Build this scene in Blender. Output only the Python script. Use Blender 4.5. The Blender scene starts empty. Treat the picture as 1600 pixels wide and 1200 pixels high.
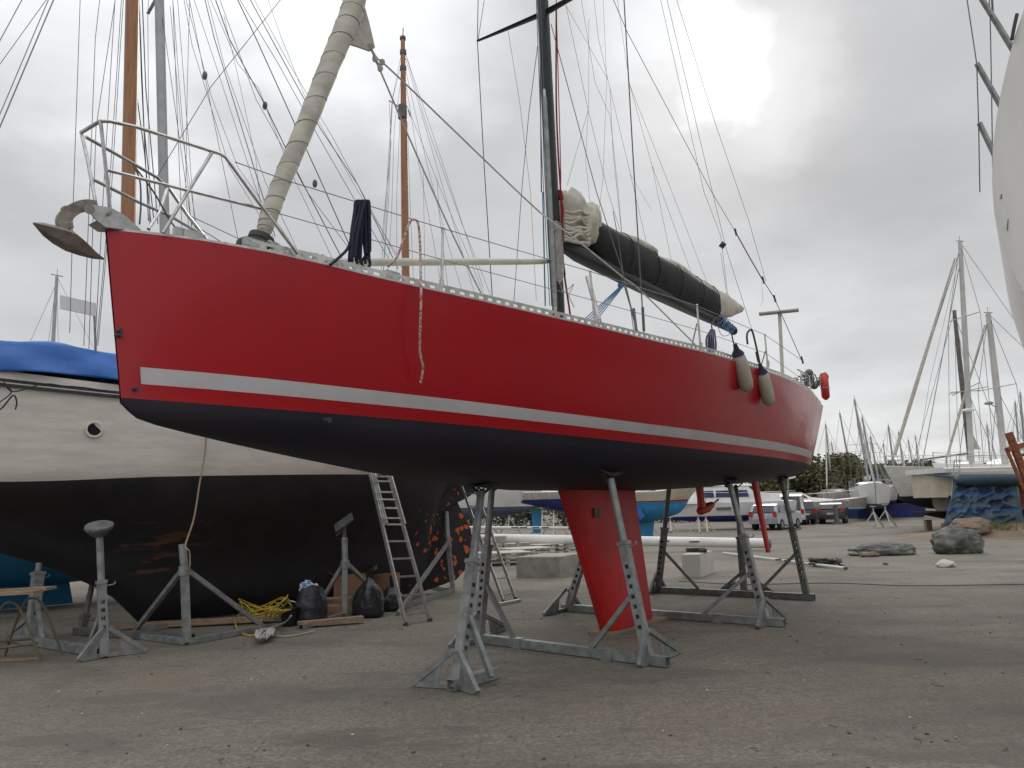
import bpy, bmesh, math, random
from math import radians, sin, cos, atan2, pi, sqrt, hypot
from mathutils import Vector, Matrix
random.seed(7)
S = bpy.context.scene
COL = S.collection
V = Vector

# ------------------------------------------------------------------ camera
H0, HOR, ROLL, FPX = 1.7, 792.0, 1.5, 1200.0
_p = math.atan((HOR-600)/FPX); _r = radians(ROLL)
_R = V((1, 0, 0)); _F = V((0, cos(_p), sin(_p))); _U = V((0, -sin(_p), cos(_p)))
CR = _R*cos(_r) - _U*sin(_r); CU = _U*cos(_r) + _R*sin(_r); CF = _F
CP = V((0, 0, H0))
cam = bpy.data.cameras.new("Camera"); camo = bpy.data.objects.new("Camera", cam); COL.objects.link(camo)
M = Matrix((CR, CU, -CF)).transposed().to_4x4(); M.translation = CP; camo.matrix_world = M
cam.sensor_width = 36; cam.lens = 36*FPX/1600; cam.clip_start = .05; cam.clip_end = 3000
S.camera = camo

def ray(x, y): return CR*((x-800)/FPX) + CU*((600-y)/FPX) + CF
def dep(x, y, Y):                      # the world point seen at a photo pixel, at ground distance Y
    d = ray(x, y); return CP + d*(Y/d.y)
def gnd(x, y, z=0.0):                  # the ground point under a photo pixel
    d = ray(x, y); return CP + d*((z-H0)/d.z)

# ------------------------------------------------------------------ world, sun, exposure
SUN_DIR = ray(1130, 60).normalized()
W = bpy.data.worlds.new("World"); S.world = W; W.use_nodes = True
nt = W.node_tree; nt.nodes.clear()
def N(t, **k):
    n = nt.nodes.new(t)
    for a, b in k.items(): setattr(n, a, b)
    return n
out = N('ShaderNodeOutputWorld'); mixs = N('ShaderNodeMixShader'); b1 = N('ShaderNodeBackground'); b2 = N('ShaderNodeBackground')
sky = N('ShaderNodeTexSky', sky_type='NISHITA'); sky.sun_disc = False
sky.sun_elevation = math.asin(SUN_DIR.z); sky.sun_rotation = atan2(SUN_DIR.x, SUN_DIR.y)
b1.inputs[1].default_value = .07
nt.links.new(sky.outputs[0], b1.inputs[0])
tc = N('ShaderNodeTexCoord'); nrm = N('ShaderNodeVectorMath', operation='NORMALIZE'); nt.links.new(tc.outputs['Generated'], nrm.inputs[0])
sep = N('ShaderNodeSeparateXYZ'); nt.links.new(nrm.outputs[0], sep.inputs[0])
def MT(op, a, b=None, c=None, clamp=False):
    n = N('ShaderNodeMath', operation=op); n.use_clamp = clamp
    for i, v in enumerate((a, b, c)):
        if v is None: continue
        if isinstance(v, (int, float)): n.inputs[i].default_value = v
        else: nt.links.new(v, n.inputs[i])
    return n.outputs[0]
den = MT('ADD', MT('MAXIMUM', sep.outputs[2], 0.0), .22)
cmb = N('ShaderNodeCombineXYZ'); nt.links.new(MT('DIVIDE', sep.outputs[0], den), cmb.inputs[0]); nt.links.new(MT('DIVIDE', sep.outputs[1], den), cmb.inputs[1])
def NZ(scale, det, rough, off, dist=0.0):
    ad = N('ShaderNodeVectorMath', operation='ADD'); nt.links.new(cmb.outputs[0], ad.inputs[0]); ad.inputs[1].default_value = off
    n = N('ShaderNodeTexNoise'); n.inputs['Scale'].default_value = scale; n.inputs['Detail'].default_value = det
    n.inputs['Roughness'].default_value = rough; n.inputs['Distortion'].default_value = dist
    nt.links.new(ad.outputs[0], n.inputs['Vector']); return n.outputs[0]
big = NZ(.9, 3, .5, (3.1, 1.7, 0), .3); mid = NZ(2.3, 4, .5, (7.3, 2.2, 0), .2); fine = NZ(6, 5, .55, (1, 5, 2), .1)
lum = MT('ADD', MT('MULTIPLY_ADD', big, .34, .30), MT('ADD', MT('MULTIPLY', mid, .26), MT('MULTIPLY', fine, .05)))
wn_ = N('ShaderNodeTexNoise'); wn_.inputs['Scale'].default_value = 3.2; wn_.inputs['Detail'].default_value = 5; wn_.inputs['Roughness'].default_value = .55; nt.links.new(cmb.outputs[0], wn_.inputs['Vector'])
wv = N('ShaderNodeVectorMath', operation='SUBTRACT'); nt.links.new(wn_.outputs[1], wv.inputs[0]); wv.inputs[1].default_value = (.5, .5, .5)
wm_ = N('ShaderNodeVectorMath', operation='MULTIPLY_ADD'); nt.links.new(wv.outputs[0], wm_.inputs[0]); wm_.inputs[1].default_value = (.22, .22, .22); nt.links.new(nrm.outputs[0], wm_.inputs[2])
wrp = N('ShaderNodeVectorMath', operation='NORMALIZE'); nt.links.new(wm_.outputs[0], wrp.inputs[0])
def blob(px, py, r, amp, nz=0.6, sharp=1.5):
    d = ray(px, py).normalized()
    dp = N('ShaderNodeVectorMath', operation='DOT_PRODUCT'); nt.links.new(wrp.outputs[0], dp.inputs[0]); dp.inputs[1].default_value = d
    c0 = cos(radians(r)); x = MT('DIVIDE', MT('SUBTRACT', dp.outputs['Value'], c0), 1-c0, clamp=False)
    x = MT('ADD', x, MT('MULTIPLY', MT('SUBTRACT', mid, .5), nz*2)); x = MT('MAXIMUM', MT('MINIMUM', x, 1.0), 0.0)
    return MT('MULTIPLY', MT('POWER', x, sharp), amp)
tot = lum
for a in [(1128, 100, 4.2, .50, .3, 1.2), (1100, 60, 11, .16, .6, 1.2), (1000, 10, 6, .22, .6, 1.4), (600, -50, 12, .50, .4, 1.3), (190, -90, 17, .65, .4, 1.4), (560, 210, 6, .10, .5, 1.5),
          (1350, 640, 16, .16, .8, 1.2), (1250, 160, 5, .12, .8, 1.3),
          (1380, 440, 10, -.13, .9, 1.2), (1350, 130, 14, -.06, .8, 1.2), (60, 200, 9, -.08, .7, 1.3), (1000, 330, 12, .04, .6, 1.2)]:
    tot = MT('ADD', tot, blob(*a))
dark = MT('MULTIPLY', MT('LESS_THAN', sep.outputs[2], -0.01), -.35)
zen = MT('MULTIPLY', MT('MAXIMUM', MT('SUBTRACT', sep.outputs[2], .58), 0.0), 2.6)      # an overcast sky is brightest overhead
back = MT('MULTIPLY', MT('MAXIMUM', MT('MULTIPLY', sep.outputs[1], -1.0), 0.0), MT('MULTIPLY', MT('MAXIMUM', sep.outputs[2], 0.0), .8))
tot = MT('MAXIMUM', MT('ADD', MT('ADD', tot, dark), MT('ADD', zen, back)), .12)
rgb = N('ShaderNodeCombineColor')
nt.links.new(MT('MULTIPLY', tot, .985), rgb.inputs[0]); nt.links.new(tot, rgb.inputs[1]); nt.links.new(MT('MULTIPLY', tot, 1.02), rgb.inputs[2])
nt.links.new(rgb.outputs[0], b2.inputs[0]); b2.inputs[1].default_value = 1.0
mixs.inputs[0].default_value = .93
nt.links.new(b1.outputs[0], mixs.inputs[1]); nt.links.new(b2.outputs[0], mixs.inputs[2]); nt.links.new(mixs.outputs[0], out.inputs[0])
sl = bpy.data.lights.new("Sun", 'SUN'); sl.energy = .7; sl.angle = radians(18); sl.color = (1, .97, .92)
so = bpy.data.objects.new("Sun", sl); COL.objects.link(so); so.rotation_euler = SUN_DIR.to_track_quat('Z', 'Y').to_euler()
S.view_settings.view_transform = 'Standard'; S.view_settings.look = 'None'; S.view_settings.gamma = 1; S.view_settings.exposure = 0.0

# ------------------------------------------------------------------ materials
MATS = {}
def mat(name, col, rough=.6, metal=0., coat=0., col2=None, scale=3., det=4., lo=.4, hi=.62, bump=0., bscale=40., stretch=(1, 1, 1), rvar=0., spec=.5):
    if name in MATS: return MATS[name]
    m = bpy.data.materials.new(name); m.use_nodes = True; t = m.node_tree; b = t.nodes['Principled BSDF']
    b.inputs['Roughness'].default_value = rough; b.inputs['Metallic'].default_value = metal; b.inputs['Coat Weight'].default_value = coat
    b.inputs['Coat Roughness'].default_value = .08; b.inputs['Specular IOR Level'].default_value = spec
    b.inputs['Base Color'].default_value = (*col, 1)
    tc = t.nodes.new('ShaderNodeTexCoord'); mp = t.nodes.new('ShaderNodeMapping'); mp.inputs['Scale'].default_value = stretch
    t.links.new(tc.outputs['Object'], mp.inputs[0])
    if col2 is None: col2 = tuple(c*.78 for c in col)
    n = t.nodes.new('ShaderNodeTexNoise'); n.inputs['Scale'].default_value = scale; n.inputs['Detail'].default_value = det; n.inputs['Roughness'].default_value = .6
    t.links.new(mp.outputs[0], n.inputs['Vector'])
    r = t.nodes.new('ShaderNodeValToRGB'); r.color_ramp.elements[0].position = lo; r.color_ramp.elements[1].position = hi
    r.color_ramp.elements[0].color = (*col, 1); r.color_ramp.elements[1].color = (*col2, 1)
    t.links.new(n.outputs[0], r.inputs[0]); t.links.new(r.outputs[0], b.inputs['Base Color'])
    if rvar:
        mr = t.nodes.new('ShaderNodeMapRange'); mr.inputs['To Min'].default_value = rough-rvar; mr.inputs['To Max'].default_value = rough+rvar
        t.links.new(n.outputs[0], mr.inputs['Value']); t.links.new(mr.outputs[0], b.inputs['Roughness'])
    if bump:
        n2 = t.nodes.new('ShaderNodeTexNoise'); n2.inputs['Scale'].default_value = bscale; n2.inputs['Detail'].default_value = 4
        t.links.new(mp.outputs[0], n2.inputs['Vector'])
        bp = t.nodes.new('ShaderNodeBump'); bp.inputs['Strength'].default_value = bump; bp.inputs['Distance'].default_value = .02
        t.links.new(n2.outputs[0], bp.inputs['Height']); t.links.new(bp.outputs[0], b.inputs['Normal'])
    MATS[name] = m; return m

m_red = mat('red_paint', (.42, .005, .013), .27, coat=.2, col2=(.37, .005, .012), scale=.8, det=6, bump=.12, bscale=.9, rvar=.09, spec=.4)
m_red2 = mat('red_keel_paint', (.54, .012, .012), .5, col2=(.40, .012, .012), scale=1.6, det=8, bump=.12, bscale=26, rvar=.1)
m_navy = mat('navy_antifouling', (.015, .014, .026), .6, col2=(.026, .022, .028), lo=.35, hi=.7, scale=.9, bump=.1, bscale=30, rvar=.1, spec=.28)
m_stripe = mat('silver_stripe', (.54, .53, .54), .35, col2=(.49, .48, .49), scale=2)
m_alu = mat('worn_aluminium', (.50, .50, .48), .38, metal=.7, col2=(.36, .36, .34), scale=9, rvar=.1)
m_steel = mat('stainless_steel', (.55, .54, .53), .25, metal=1., col2=(.42, .40, .39), scale=14)
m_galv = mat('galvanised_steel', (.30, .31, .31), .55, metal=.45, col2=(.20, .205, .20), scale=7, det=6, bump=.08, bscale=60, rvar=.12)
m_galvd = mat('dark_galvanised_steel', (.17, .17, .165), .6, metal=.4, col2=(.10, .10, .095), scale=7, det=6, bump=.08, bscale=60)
m_pad = mat('black_rubber', (.025, .025, .027), .7, col2=(.05, .05, .05), scale=12)
m_carbon = mat('black_spar_paint', (.011, .011, .014), .38, col2=(.018, .018, .022), scale=2, spec=.35)
m_sail = mat('cream_sailcloth', (.50, .47, .40), .8, col2=(.38, .355, .30), scale=5, det=6, bump=.6, bscale=9)
m_sail2 = mat('cream_sail_seam', (.28, .265, .23), .85)
m_black = mat('black_canvas', (.010, .010, .011), .7, col2=(.017, .017, .018), scale=4, bump=.6, bscale=5, spec=.3)
m_rope = mat('grey_rope', (.50, .48, .45), .9, col2=(.28, .27, .26), scale=70)
m_ropen = mat('navy_rope', (.012, .014, .035), .9, col2=(.03, .032, .06), scale=60)
m_roper = mat('red_rope', (.33, .02, .02), .9, col2=(.2, .015, .015), scale=50)
m_ropep = mat('red_white_rope', (.52, .46, .43), .9, col2=(.36, .12, .10), scale=45, lo=.48, hi=.52)
m_ropeb = mat('blue_rope', (.05, .15, .30), .9, col2=(.15, .28, .42), scale=50)
m_ropeu = mat('purple_rope', (.06, .045, .09), .9, col2=(.10, .08, .14), scale=50)
m_wire = mat('rigging_wire', (.11, .11, .115), .5, metal=.4)
m_wirel = mat('pale_rigging_wire', (.25, .25, .25), .5, metal=.3)
m_cream = mat('cream_spar_paint', (.52, .50, .42), .5, col2=(.44, .42, .35), scale=5)
m_white = mat('white_gelcoat', (.66, .65, .61), .35, col2=(.56, .55, .51), scale=1.3, stretch=(1, 1, 3))
m_white2 = mat('bright_white_gelcoat', (.72, .71, .69), .35, col2=(.64, .63, .60), scale=1.5)
m_grime = mat('weathered_white_gelcoat', (.50, .48, .42), .45, col2=(.38, .36, .31), scale=2, stretch=(3, 3, .7))
m_creamh = mat('cream_hull_paint', (.55, .49, .38), .45, col2=(.46, .41, .31), scale=2)
m_blueaf = mat('blue_antifouling', (.015, .17, .34), .6, col2=(.02, .20, .38), scale=3)
m_turq = mat('turquoise_antifouling', (.02, .22, .42), .6, col2=(.02, .17, .34), scale=3)
m_navaf = mat('royal_blue_antifouling', (.012, .018, .13), .55, col2=(.02, .03, .17), scale=3)
m_greyaf = mat('grey_blue_antifouling', (.07, .09, .15), .6, col2=(.10, .12, .18), scale=3)
m_win = mat('dark_window_glass', (.015, .018, .03), .08, coat=.6, col2=(.02, .025, .04))
m_winb = mat('blue_window_cover', (.03, .04, .11), .5)
m_wood = mat('varnished_wood', (.36, .155, .05), .35, coat=.3, col2=(.26, .10, .032), scale=4, det=8, stretch=(6, 6, .5))
m_timber = mat('rough_timber', (.34, .24, .15), .85, col2=(.22, .15, .10), scale=6, det=6, stretch=(1, 6, 6), bump=.3)
m_card = mat('brown_cardboard', (.30, .17, .10), .85, col2=(.23, .13, .08), scale=4)
m_plastic = mat('black_bin_liner', (.014, .015, .018), .32, col2=(.022, .023, .027), scale=6, bump=1.0, bscale=11)
m_yellow = mat('yellow_cable', (.48, .36, .03), .6, col2=(.36, .26, .03), scale=20)
m_weather = mat('streaked_white_gelcoat', (.74, .73, .69), .35, col2=(.58, .565, .52), scale=.9, det=8, stretch=(3, 3, .35), lo=.35, hi=.75, bump=.05, bscale=3)
m_conc = mat('concrete', (.34, .32, .28), .9, col2=(.24, .225, .20), scale=4, det=8, bump=.4, bscale=25)
m_concw = mat('white_painted_concrete', (.52, .50, .46), .85, col2=(.22, .20, .18), scale=3, det=8, lo=.56, hi=.68, bump=.3)
m_rock = mat('dark_rock', (.085, .085, .078), .75, col2=(.20, .215, .19), scale=2.2, det=8, lo=.5, hi=.68, bump=.9, bscale=8)
m_rust = mat('rusty_steel', (.16, .045, .02), .85, col2=(.26, .09, .04), scale=5, det=8, bump=.4)
m_tarp = mat('blue_tarpaulin', (.010, .13, .48), .45, col2=(.010, .10, .38), scale=1.5, bump=.8, bscale=4)
m_tarpo = mat('faded_blue_tarpaulin', (.018, .042, .072), .6, col2=(.038, .068, .095), scale=2.2, det=6, stretch=(1, 1, 1), bump=.7, bscale=3)
m_tarps = mat('bright_blue_tarpaulin_band', (.022, .07, .19), .6)
m_anchor = mat('corroded_galvanised_anchor', (.28, .25, .21), .6, metal=.3, col2=(.16, .125, .10), scale=8, det=6, bump=.3)
m_leaf = mat('leaves', (.085, .085, .034), .8, col2=(.14, .125, .06), scale=.9, det=3)
m_leafd = mat('dark_leaves', (.028, .045, .022), .8, col2=(.05, .06, .03), scale=.9, det=3)
m_bark = mat('bark', (.10, .08, .06), .9)
m_tyre = mat('tyre_rubber', (.02, .02, .02), .8)
m_silver = mat('silver_car_paint', (.34, .36, .40), .3, metal=.4, coat=.5)
m_vanw = mat('white_car_paint', (.6, .6, .6), .35, coat=.4)
m_green = mat('dark_green_car_paint', (.02, .035, .035), .35, coat=.4)
m_dark = mat('black_car_paint', (.015, .015, .018), .3, coat=.5)
m_lamp = mat('red_lamp_plastic', (.45, .02, .02), .3, coat=.4)
m_plate = mat('number_plate', (.6, .6, .58), .5)
m_soft = mat('red_vinyl', (.50, .03, .025), .45, col2=(.36, .02, .02), scale=8)
m_dirt = mat('orange_dirt', (.21, .15, .10), .95, col2=(.14, .105, .075), scale=1.2, det=8, bump=.6, bscale=10)
m_grass = mat('grass_blades', (.10, .13, .04), .9, col2=(.24, .20, .09), scale=2)
m_litter = mat('blue_white_litter', (.45, .48, .52), .6, col2=(.05, .18, .40), scale=9, lo=.48, hi=.55)

# wooden ketch hull paint: topsides with faint plank seams; bottom with bare orange primer patches
def prim(name, base, orange, cx, cy, cz, r, wear):
    m = mat(name, base, .7, col2=tuple(c*1.5 for c in base), scale=2, det=6, bump=.25, bscale=14)
    t = m.node_tree; b = t.nodes['Principled BSDF']; src = b.inputs['Base Color'].links[0].from_socket
    g = t.nodes.new('ShaderNodeNewGeometry')
    n = t.nodes.new('ShaderNodeTexVoronoi'); n.inputs['Scale'].default_value = 5.0; n.inputs['Randomness'].default_value = 1
    n0 = t.nodes.new('ShaderNodeTexNoise'); n0.inputs['Scale'].default_value = 6; n0.inputs['Detail'].default_value = 3
    mx = t.nodes.new('ShaderNodeVectorMath'); mx.operation = 'MULTIPLY_ADD'; mx.inputs[1].default_value = (.25, .25, .25)
    t.links.new(g.outputs['Position'], n0.inputs['Vector']); t.links.new(n0.outputs[1], mx.inputs[0]); t.links.new(g.outputs['Position'], mx.inputs[2])
    t.links.new(mx.outputs[0], n.inputs['Vector'])
    ds = t.nodes.new('ShaderNodeVectorMath'); ds.operation = 'DISTANCE'; t.links.new(g.outputs['Position'], ds.inputs[0]); ds.inputs[1].default_value = (cx, cy, cz)
    mr = t.nodes.new('ShaderNodeMapRange'); mr.inputs['From Min'].default_value = r*.35; mr.inputs['From Max'].default_value = r
    mr.inputs['To Min'].default_value = .30; mr.inputs['To Max'].default_value = .02; t.links.new(ds.outputs['Value'], mr.inputs['Value'])
    lt = t.nodes.new('ShaderNodeMath'); lt.operation = 'LESS_THAN'; t.links.new(n.outputs['Distance'], lt.inputs[0]); t.links.new(mr.outputs[0], lt.inputs[1])
    l2 = t.nodes.new('ShaderNodeMath'); l2.operation = 'LESS_THAN'; t.links.new(ds.outputs['Value'], l2.inputs[0]); l2.inputs[1].default_value = r
    ml = t.nodes.new('ShaderNodeMath'); ml.operation = 'MULTIPLY'; t.links.new(lt.outputs[0], ml.inputs[0]); t.links.new(l2.outputs[0], ml.inputs[1])
    mc = t.nodes.new('ShaderNodeMix'); mc.data_type = 'RGBA'; t.links.new(ml.outputs[0], mc.inputs[0]); t.links.new(src, mc.inputs[6]); mc.inputs[7].default_value = (*orange, 1)
    # worn rusty area lower down on the bow quarter
    d3 = t.nodes.new('ShaderNodeVectorMath'); d3.operation = 'DISTANCE'; t.links.new(g.outputs['Position'], d3.inputs[0]); d3.inputs[1].default_value = wear
    n3 = t.nodes.new('ShaderNodeTexNoise'); n3.inputs['Scale'].default_value = 1; n3.inputs['Detail'].default_value = 6
    mp3 = t.nodes.new('ShaderNodeMapping'); mp3.inputs['Scale'].default_value = (2, 2, 9); t.links.new(g.outputs['Position'], mp3.inputs[0]); t.links.new(mp3.outputs[0], n3.inputs['Vector'])
    a3 = t.nodes.new('ShaderNodeMath'); a3.operation = 'MULTIPLY_ADD'; t.links.new(d3.outputs['Value'], a3.inputs[0]); a3.inputs[1].default_value = -.32; t.links.new(n3.outputs[0], a3.inputs[2])
    r3 = t.nodes.new('ShaderNodeMapRange'); r3.inputs['From Min'].default_value = .40; r3.inputs['From Max'].default_value = .50; t.links.new(a3.outputs[0], r3.inputs['Value']); r3.inputs['To Max'].default_value = .7
    m4 = t.nodes.new('ShaderNodeMix'); m4.data_type = 'RGBA'; t.links.new(r3.outputs[0], m4.inputs[0]); t.links.new(mc.outputs[2], m4.inputs[6]); m4.inputs[7].default_value = (.17, .075, .04, 1)
    t.links.new(m4.outputs[2], b.inputs['Base Color']); return m
def plank(name, base):
    m = mat(name, base, .5, col2=tuple(c*.86 for c in base), scale=2.2, det=6, stretch=(1, 1, 5), bump=.1, bscale=12)
    t = m.node_tree; b = t.nodes['Principled BSDF']; src = b.inputs['Base Color'].links[0].from_socket
    g = t.nodes.new('ShaderNodeNewGeometry'); sp = t.nodes.new('ShaderNodeSeparateXYZ'); t.links.new(g.outputs['Position'], sp.inputs[0])
    w = t.nodes.new('ShaderNodeMath'); w.operation = 'MULTIPLY'; w.inputs[1].default_value = 1/.16; t.links.new(sp.outputs[2], w.inputs[0])
    f = t.nodes.new('ShaderNodeMath'); f.operation = 'FRACT'; t.links.new(w.outputs[0], f.inputs[0])
    l = t.nodes.new('ShaderNodeMath'); l.operation = 'LESS_THAN'; l.inputs[1].default_value = .06; t.links.new(f.outputs[0], l.inputs[0])
    n = t.nodes.new('ShaderNodeTexNoise'); n.inputs['Scale'].default_value = 1.1; t.links.new(g.outputs['Position'], n.inputs['Vector'])
    mm = t.nodes.new('ShaderNodeMath'); mm.operation = 'MULTIPLY'; t.links.new(l.outputs[0], mm.inputs[0]); t.links.new(n.outputs[0], mm.inputs[1])
    m3 = t.nodes.new('ShaderNodeMath'); m3.operation = 'MULTIPLY'; t.links.new(mm.outputs[0], m3.inputs[0]); m3.inputs[1].default_value = .22
    mc = t.nodes.new('ShaderNodeMix'); mc.data_type = 'RGBA'; t.links.new(m3.outputs[0], mc.inputs[0]); t.links.new(src, mc.inputs[6]); mc.inputs[7].default_value = (base[0]*.45, base[1]*.42, base[2]*.38, 1)
    t.links.new(mc.outputs[2], b.inputs['Base Color']); return m

# ------------------------------------------------------------------ mesh builder
ORG = {}
def tag(o, label=None, cat=None, group=None, kind=None):
    if label: o['label'] = label
    if cat: o['category'] = cat
    if group: o['group'] = group
    if kind: o['kind'] = kind
    return o
def thing(name, label, cat, loc, group=None):
    o = bpy.data.objects.new(name, None); COL.objects.link(o); o.location = loc; o.empty_display_size = .2
    ORG[o.name] = V(loc); return tag(o, label, cat, group)
def perp(d):
    a = V((0, 0, 1)) if abs(d.z) < .9 else V((1, 0, 0)); x = d.cross(a).normalized(); return x, d.cross(x).normalized()
def smooth_path(P, k=6):
    P = [V(p) for p in P]
    if len(P) < 3: return P
    Q = [P[0]*2-P[1]] + P + [P[-1]*2-P[-2]]; out = []
    for i in range(1, len(Q)-2):
        for j in range(k):
            t = j/k; a, b, c, d = Q[i-1:i+3]
            out.append(.5*((2*b) + (c-a)*t + (2*a-5*b+4*c-d)*t*t + (3*b-a-3*c+d)*t**3))
    out.append(P[-1]); return out
class MB:
    def __init__(s): s.v = []; s.f = []; s.m = []
    def add(s, vs, fs, m=0):
        n = len(s.v); s.v += [V(p) for p in vs]; s.f += [tuple(i+n for i in f) for f in fs]
        s.m += ([m]*len(fs) if isinstance(m, int) else list(m)); return s
    def loft(s, rings, closed=True, cap=True, m=0, mf=None):
        n = len(rings[0]); vs = [p for r in rings for p in r]; fs = []; ms = []
        for i in range(len(rings)-1):
            for j in range(n if closed else n-1):
                fs.append((i*n+j, i*n+(j+1) % n, (i+1)*n+(j+1) % n, (i+1)*n+j)); ms.append(mf(i, j) if mf else m)
        if cap and closed:
            fs.append(tuple(range(n))); fs.append(tuple((len(rings)-1)*n+j for j in range(n))); ms += [m, m]
        return s.add(vs, fs, ms)
    def tube(s, P, r, seg=8, m=0, sq=1.0, up=None):
        P = [V(p) for p in P]; rings = []; n = len(P); x = None
        for i, p in enumerate(P):
            d = (P[min(i+1, n-1)]-P[max(i-1, 0)]).normalized()
            if x is None:
                if up is not None: x = (V(up)-d*V(up).dot(d)).normalized()
                else: x = perp(d)[0]
            else: x = (x-d*x.dot(d)).normalized()
            y = d.cross(x); rr = r[i] if isinstance(r, (list, tuple)) else r
            rings.append([p + x*(cos(2*pi*k/seg)*rr) + y*(sin(2*pi*k/seg)*rr*sq) for k in range(seg)])
        return s.loft(rings, m=m)
    def rope(s, P, r, seg=6, k=6, m=0): return s.tube(smooth_path(P, k), r, seg, m)
    def bar(s, a, b, w, h=None, up=(0, 0, 1), m=0, w2=None, h2=None):
        a = V(a); b = V(b); h = h or w; w2 = w2 or w; h2 = h2 or h; d = (b-a).normalized(); u = V(up); x = d.cross(u)
        if x.length < 1e-3: x = d.cross(V((1, 0, 0)))
        x.normalize(); y = x.cross(d).normalized()
        R = lambda p, ww, hh: [p+x*ww/2+y*hh/2, p-x*ww/2+y*hh/2, p-x*ww/2-y*hh/2, p+x*ww/2-y*hh/2]
        return s.loft([R(a, w, h), R(b, w2, h2)], m=m)
    def box(s, c, dx, dy, dz, rz=0., m=0, ax=None):
        c = V(c); X = V((cos(rz), sin(rz), 0)) if ax is None else V(ax).normalized(); Y = V((-X.y, X.x, 0)).normalized(); Z = X.cross(Y)
        p = [c+X*(i*dx/2)+Y*(j*dy/2)+Z*(k*dz/2) for k in (-1, 1) for (i, j) in ((-1, -1), (1, -1), (1, 1), (-1, 1))]
        return s.add(p, [(0, 1, 2, 3), (4, 5, 6, 7), (0, 1, 5, 4), (1, 2, 6, 5), (2, 3, 7, 6), (3, 0, 4, 7)], m)
    def ext(s, poly, vec, m=0):
        vec = V(vec); a = [V(p) for p in poly]; return s.loft([a, [p+vec for p in a]], m=m)
    def ball(s, c, rx, ry=None, rz=None, seg=12, rings=8, m=0, fn=None, rot=0.):
        ry = ry or rx; rz = rz or rx; c = V(c); R = []; cr, sr = cos(rot), sin(rot)
        for i in range(1, rings):
            a = pi*i/rings; ring = []
            for j in range(seg):
                b = 2*pi*j/seg; q = V((sin(a)*cos(b), sin(a)*sin(b), cos(a))); k = fn(q) if fn else 1
                q = V((q.x*rx*k, q.y*ry*k, q.z*rz*k)); ring.append(c+V((q.x*cr-q.y*sr, q.x*sr+q.y*cr, q.z)))
            R.append(ring)
        return s.loft(R, m=m)
    def build(s, name, mats, parent=None, ang=35, org=None, label=None, cat=None, group=None, kind=None):
        if not isinstance(mats, (list, tuple)): mats = [mats]
        if parent is not None: o0 = ORG[parent.name]
        elif org is not None: o0 = V(org)
        else:
            xs = [p.x for p in s.v]; ys = [p.y for p in s.v]; zs = [p.z for p in s.v]; o0 = V(((min(xs)+max(xs))/2, (min(ys)+max(ys))/2, min(zs)))
        me = bpy.data.meshes.new(name); me.from_pydata([p-o0 for p in s.v], [], s.f)
        for m in mats: me.materials.append(m)
        me.polygons.foreach_set('material_index', s.m)
        bm = bmesh.new(); bm.from_mesh(me); bmesh.ops.remove_doubles(bm, verts=bm.verts, dist=1e-5); bmesh.ops.recalc_face_normals(bm, faces=bm.faces); bm.to_mesh(me); bm.free()
        me.polygons.foreach_set('use_smooth', [True]*len(me.polygons))
        me.set_sharp_from_angle(angle=radians(ang)); me.update()
        o = bpy.data.objects.new(name, me); COL.objects.link(o)
        if parent is not None: o.parent = parent
        else: o.location = o0
        ORG[o.name] = o0; return tag(o, label, cat, group, kind)
def spl(xs, ys):
    n = len(xs); h = [xs[i+1]-xs[i] for i in range(n-1)]; d = [(ys[i+1]-ys[i])/h[i] for i in range(n-1)]
    m = [d[0]]+[0 if d[i-1]*d[i] <= 0 else 2*d[i-1]*d[i]/(d[i-1]+d[i]) for i in range(1, n-1)]+[d[-1]]
    def f(x):
        x = min(max(x, xs[0]), xs[-1]); i = 0
        while i < n-2 and x > xs[i+1]: i += 1
        t = (x-xs[i])/h[i]
        return (1+2*t)*(1-t)**2*ys[i]+t*(1-t)**2*h[i]*m[i]+t*t*(3-2*t)*ys[i+1]+t*t*(t-1)*h[i]*m[i+1]
    return f
class Frame:                           # a boat's own axes: s aft, lat towards the camera side, z up
    def __init__(s, K, deg): s.K = V(K); a = radians(deg); s.u = V((cos(a), sin(a), 0)); s.n = V((sin(a), -cos(a), 0))
    def w(s, a, lat, z): return s.K + s.u*a + s.n*lat + V((0, 0, z))
    def at(s, x, y, lat=0.):
        q = s.K+s.n*lat; d = ray(x, y); t = (q-CP).dot(s.n)/d.dot(s.n); return CP+d*t
    def sz(s, p): q = p-s.K; return q.dot(s.u), q.dot(s.n), p.z
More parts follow.
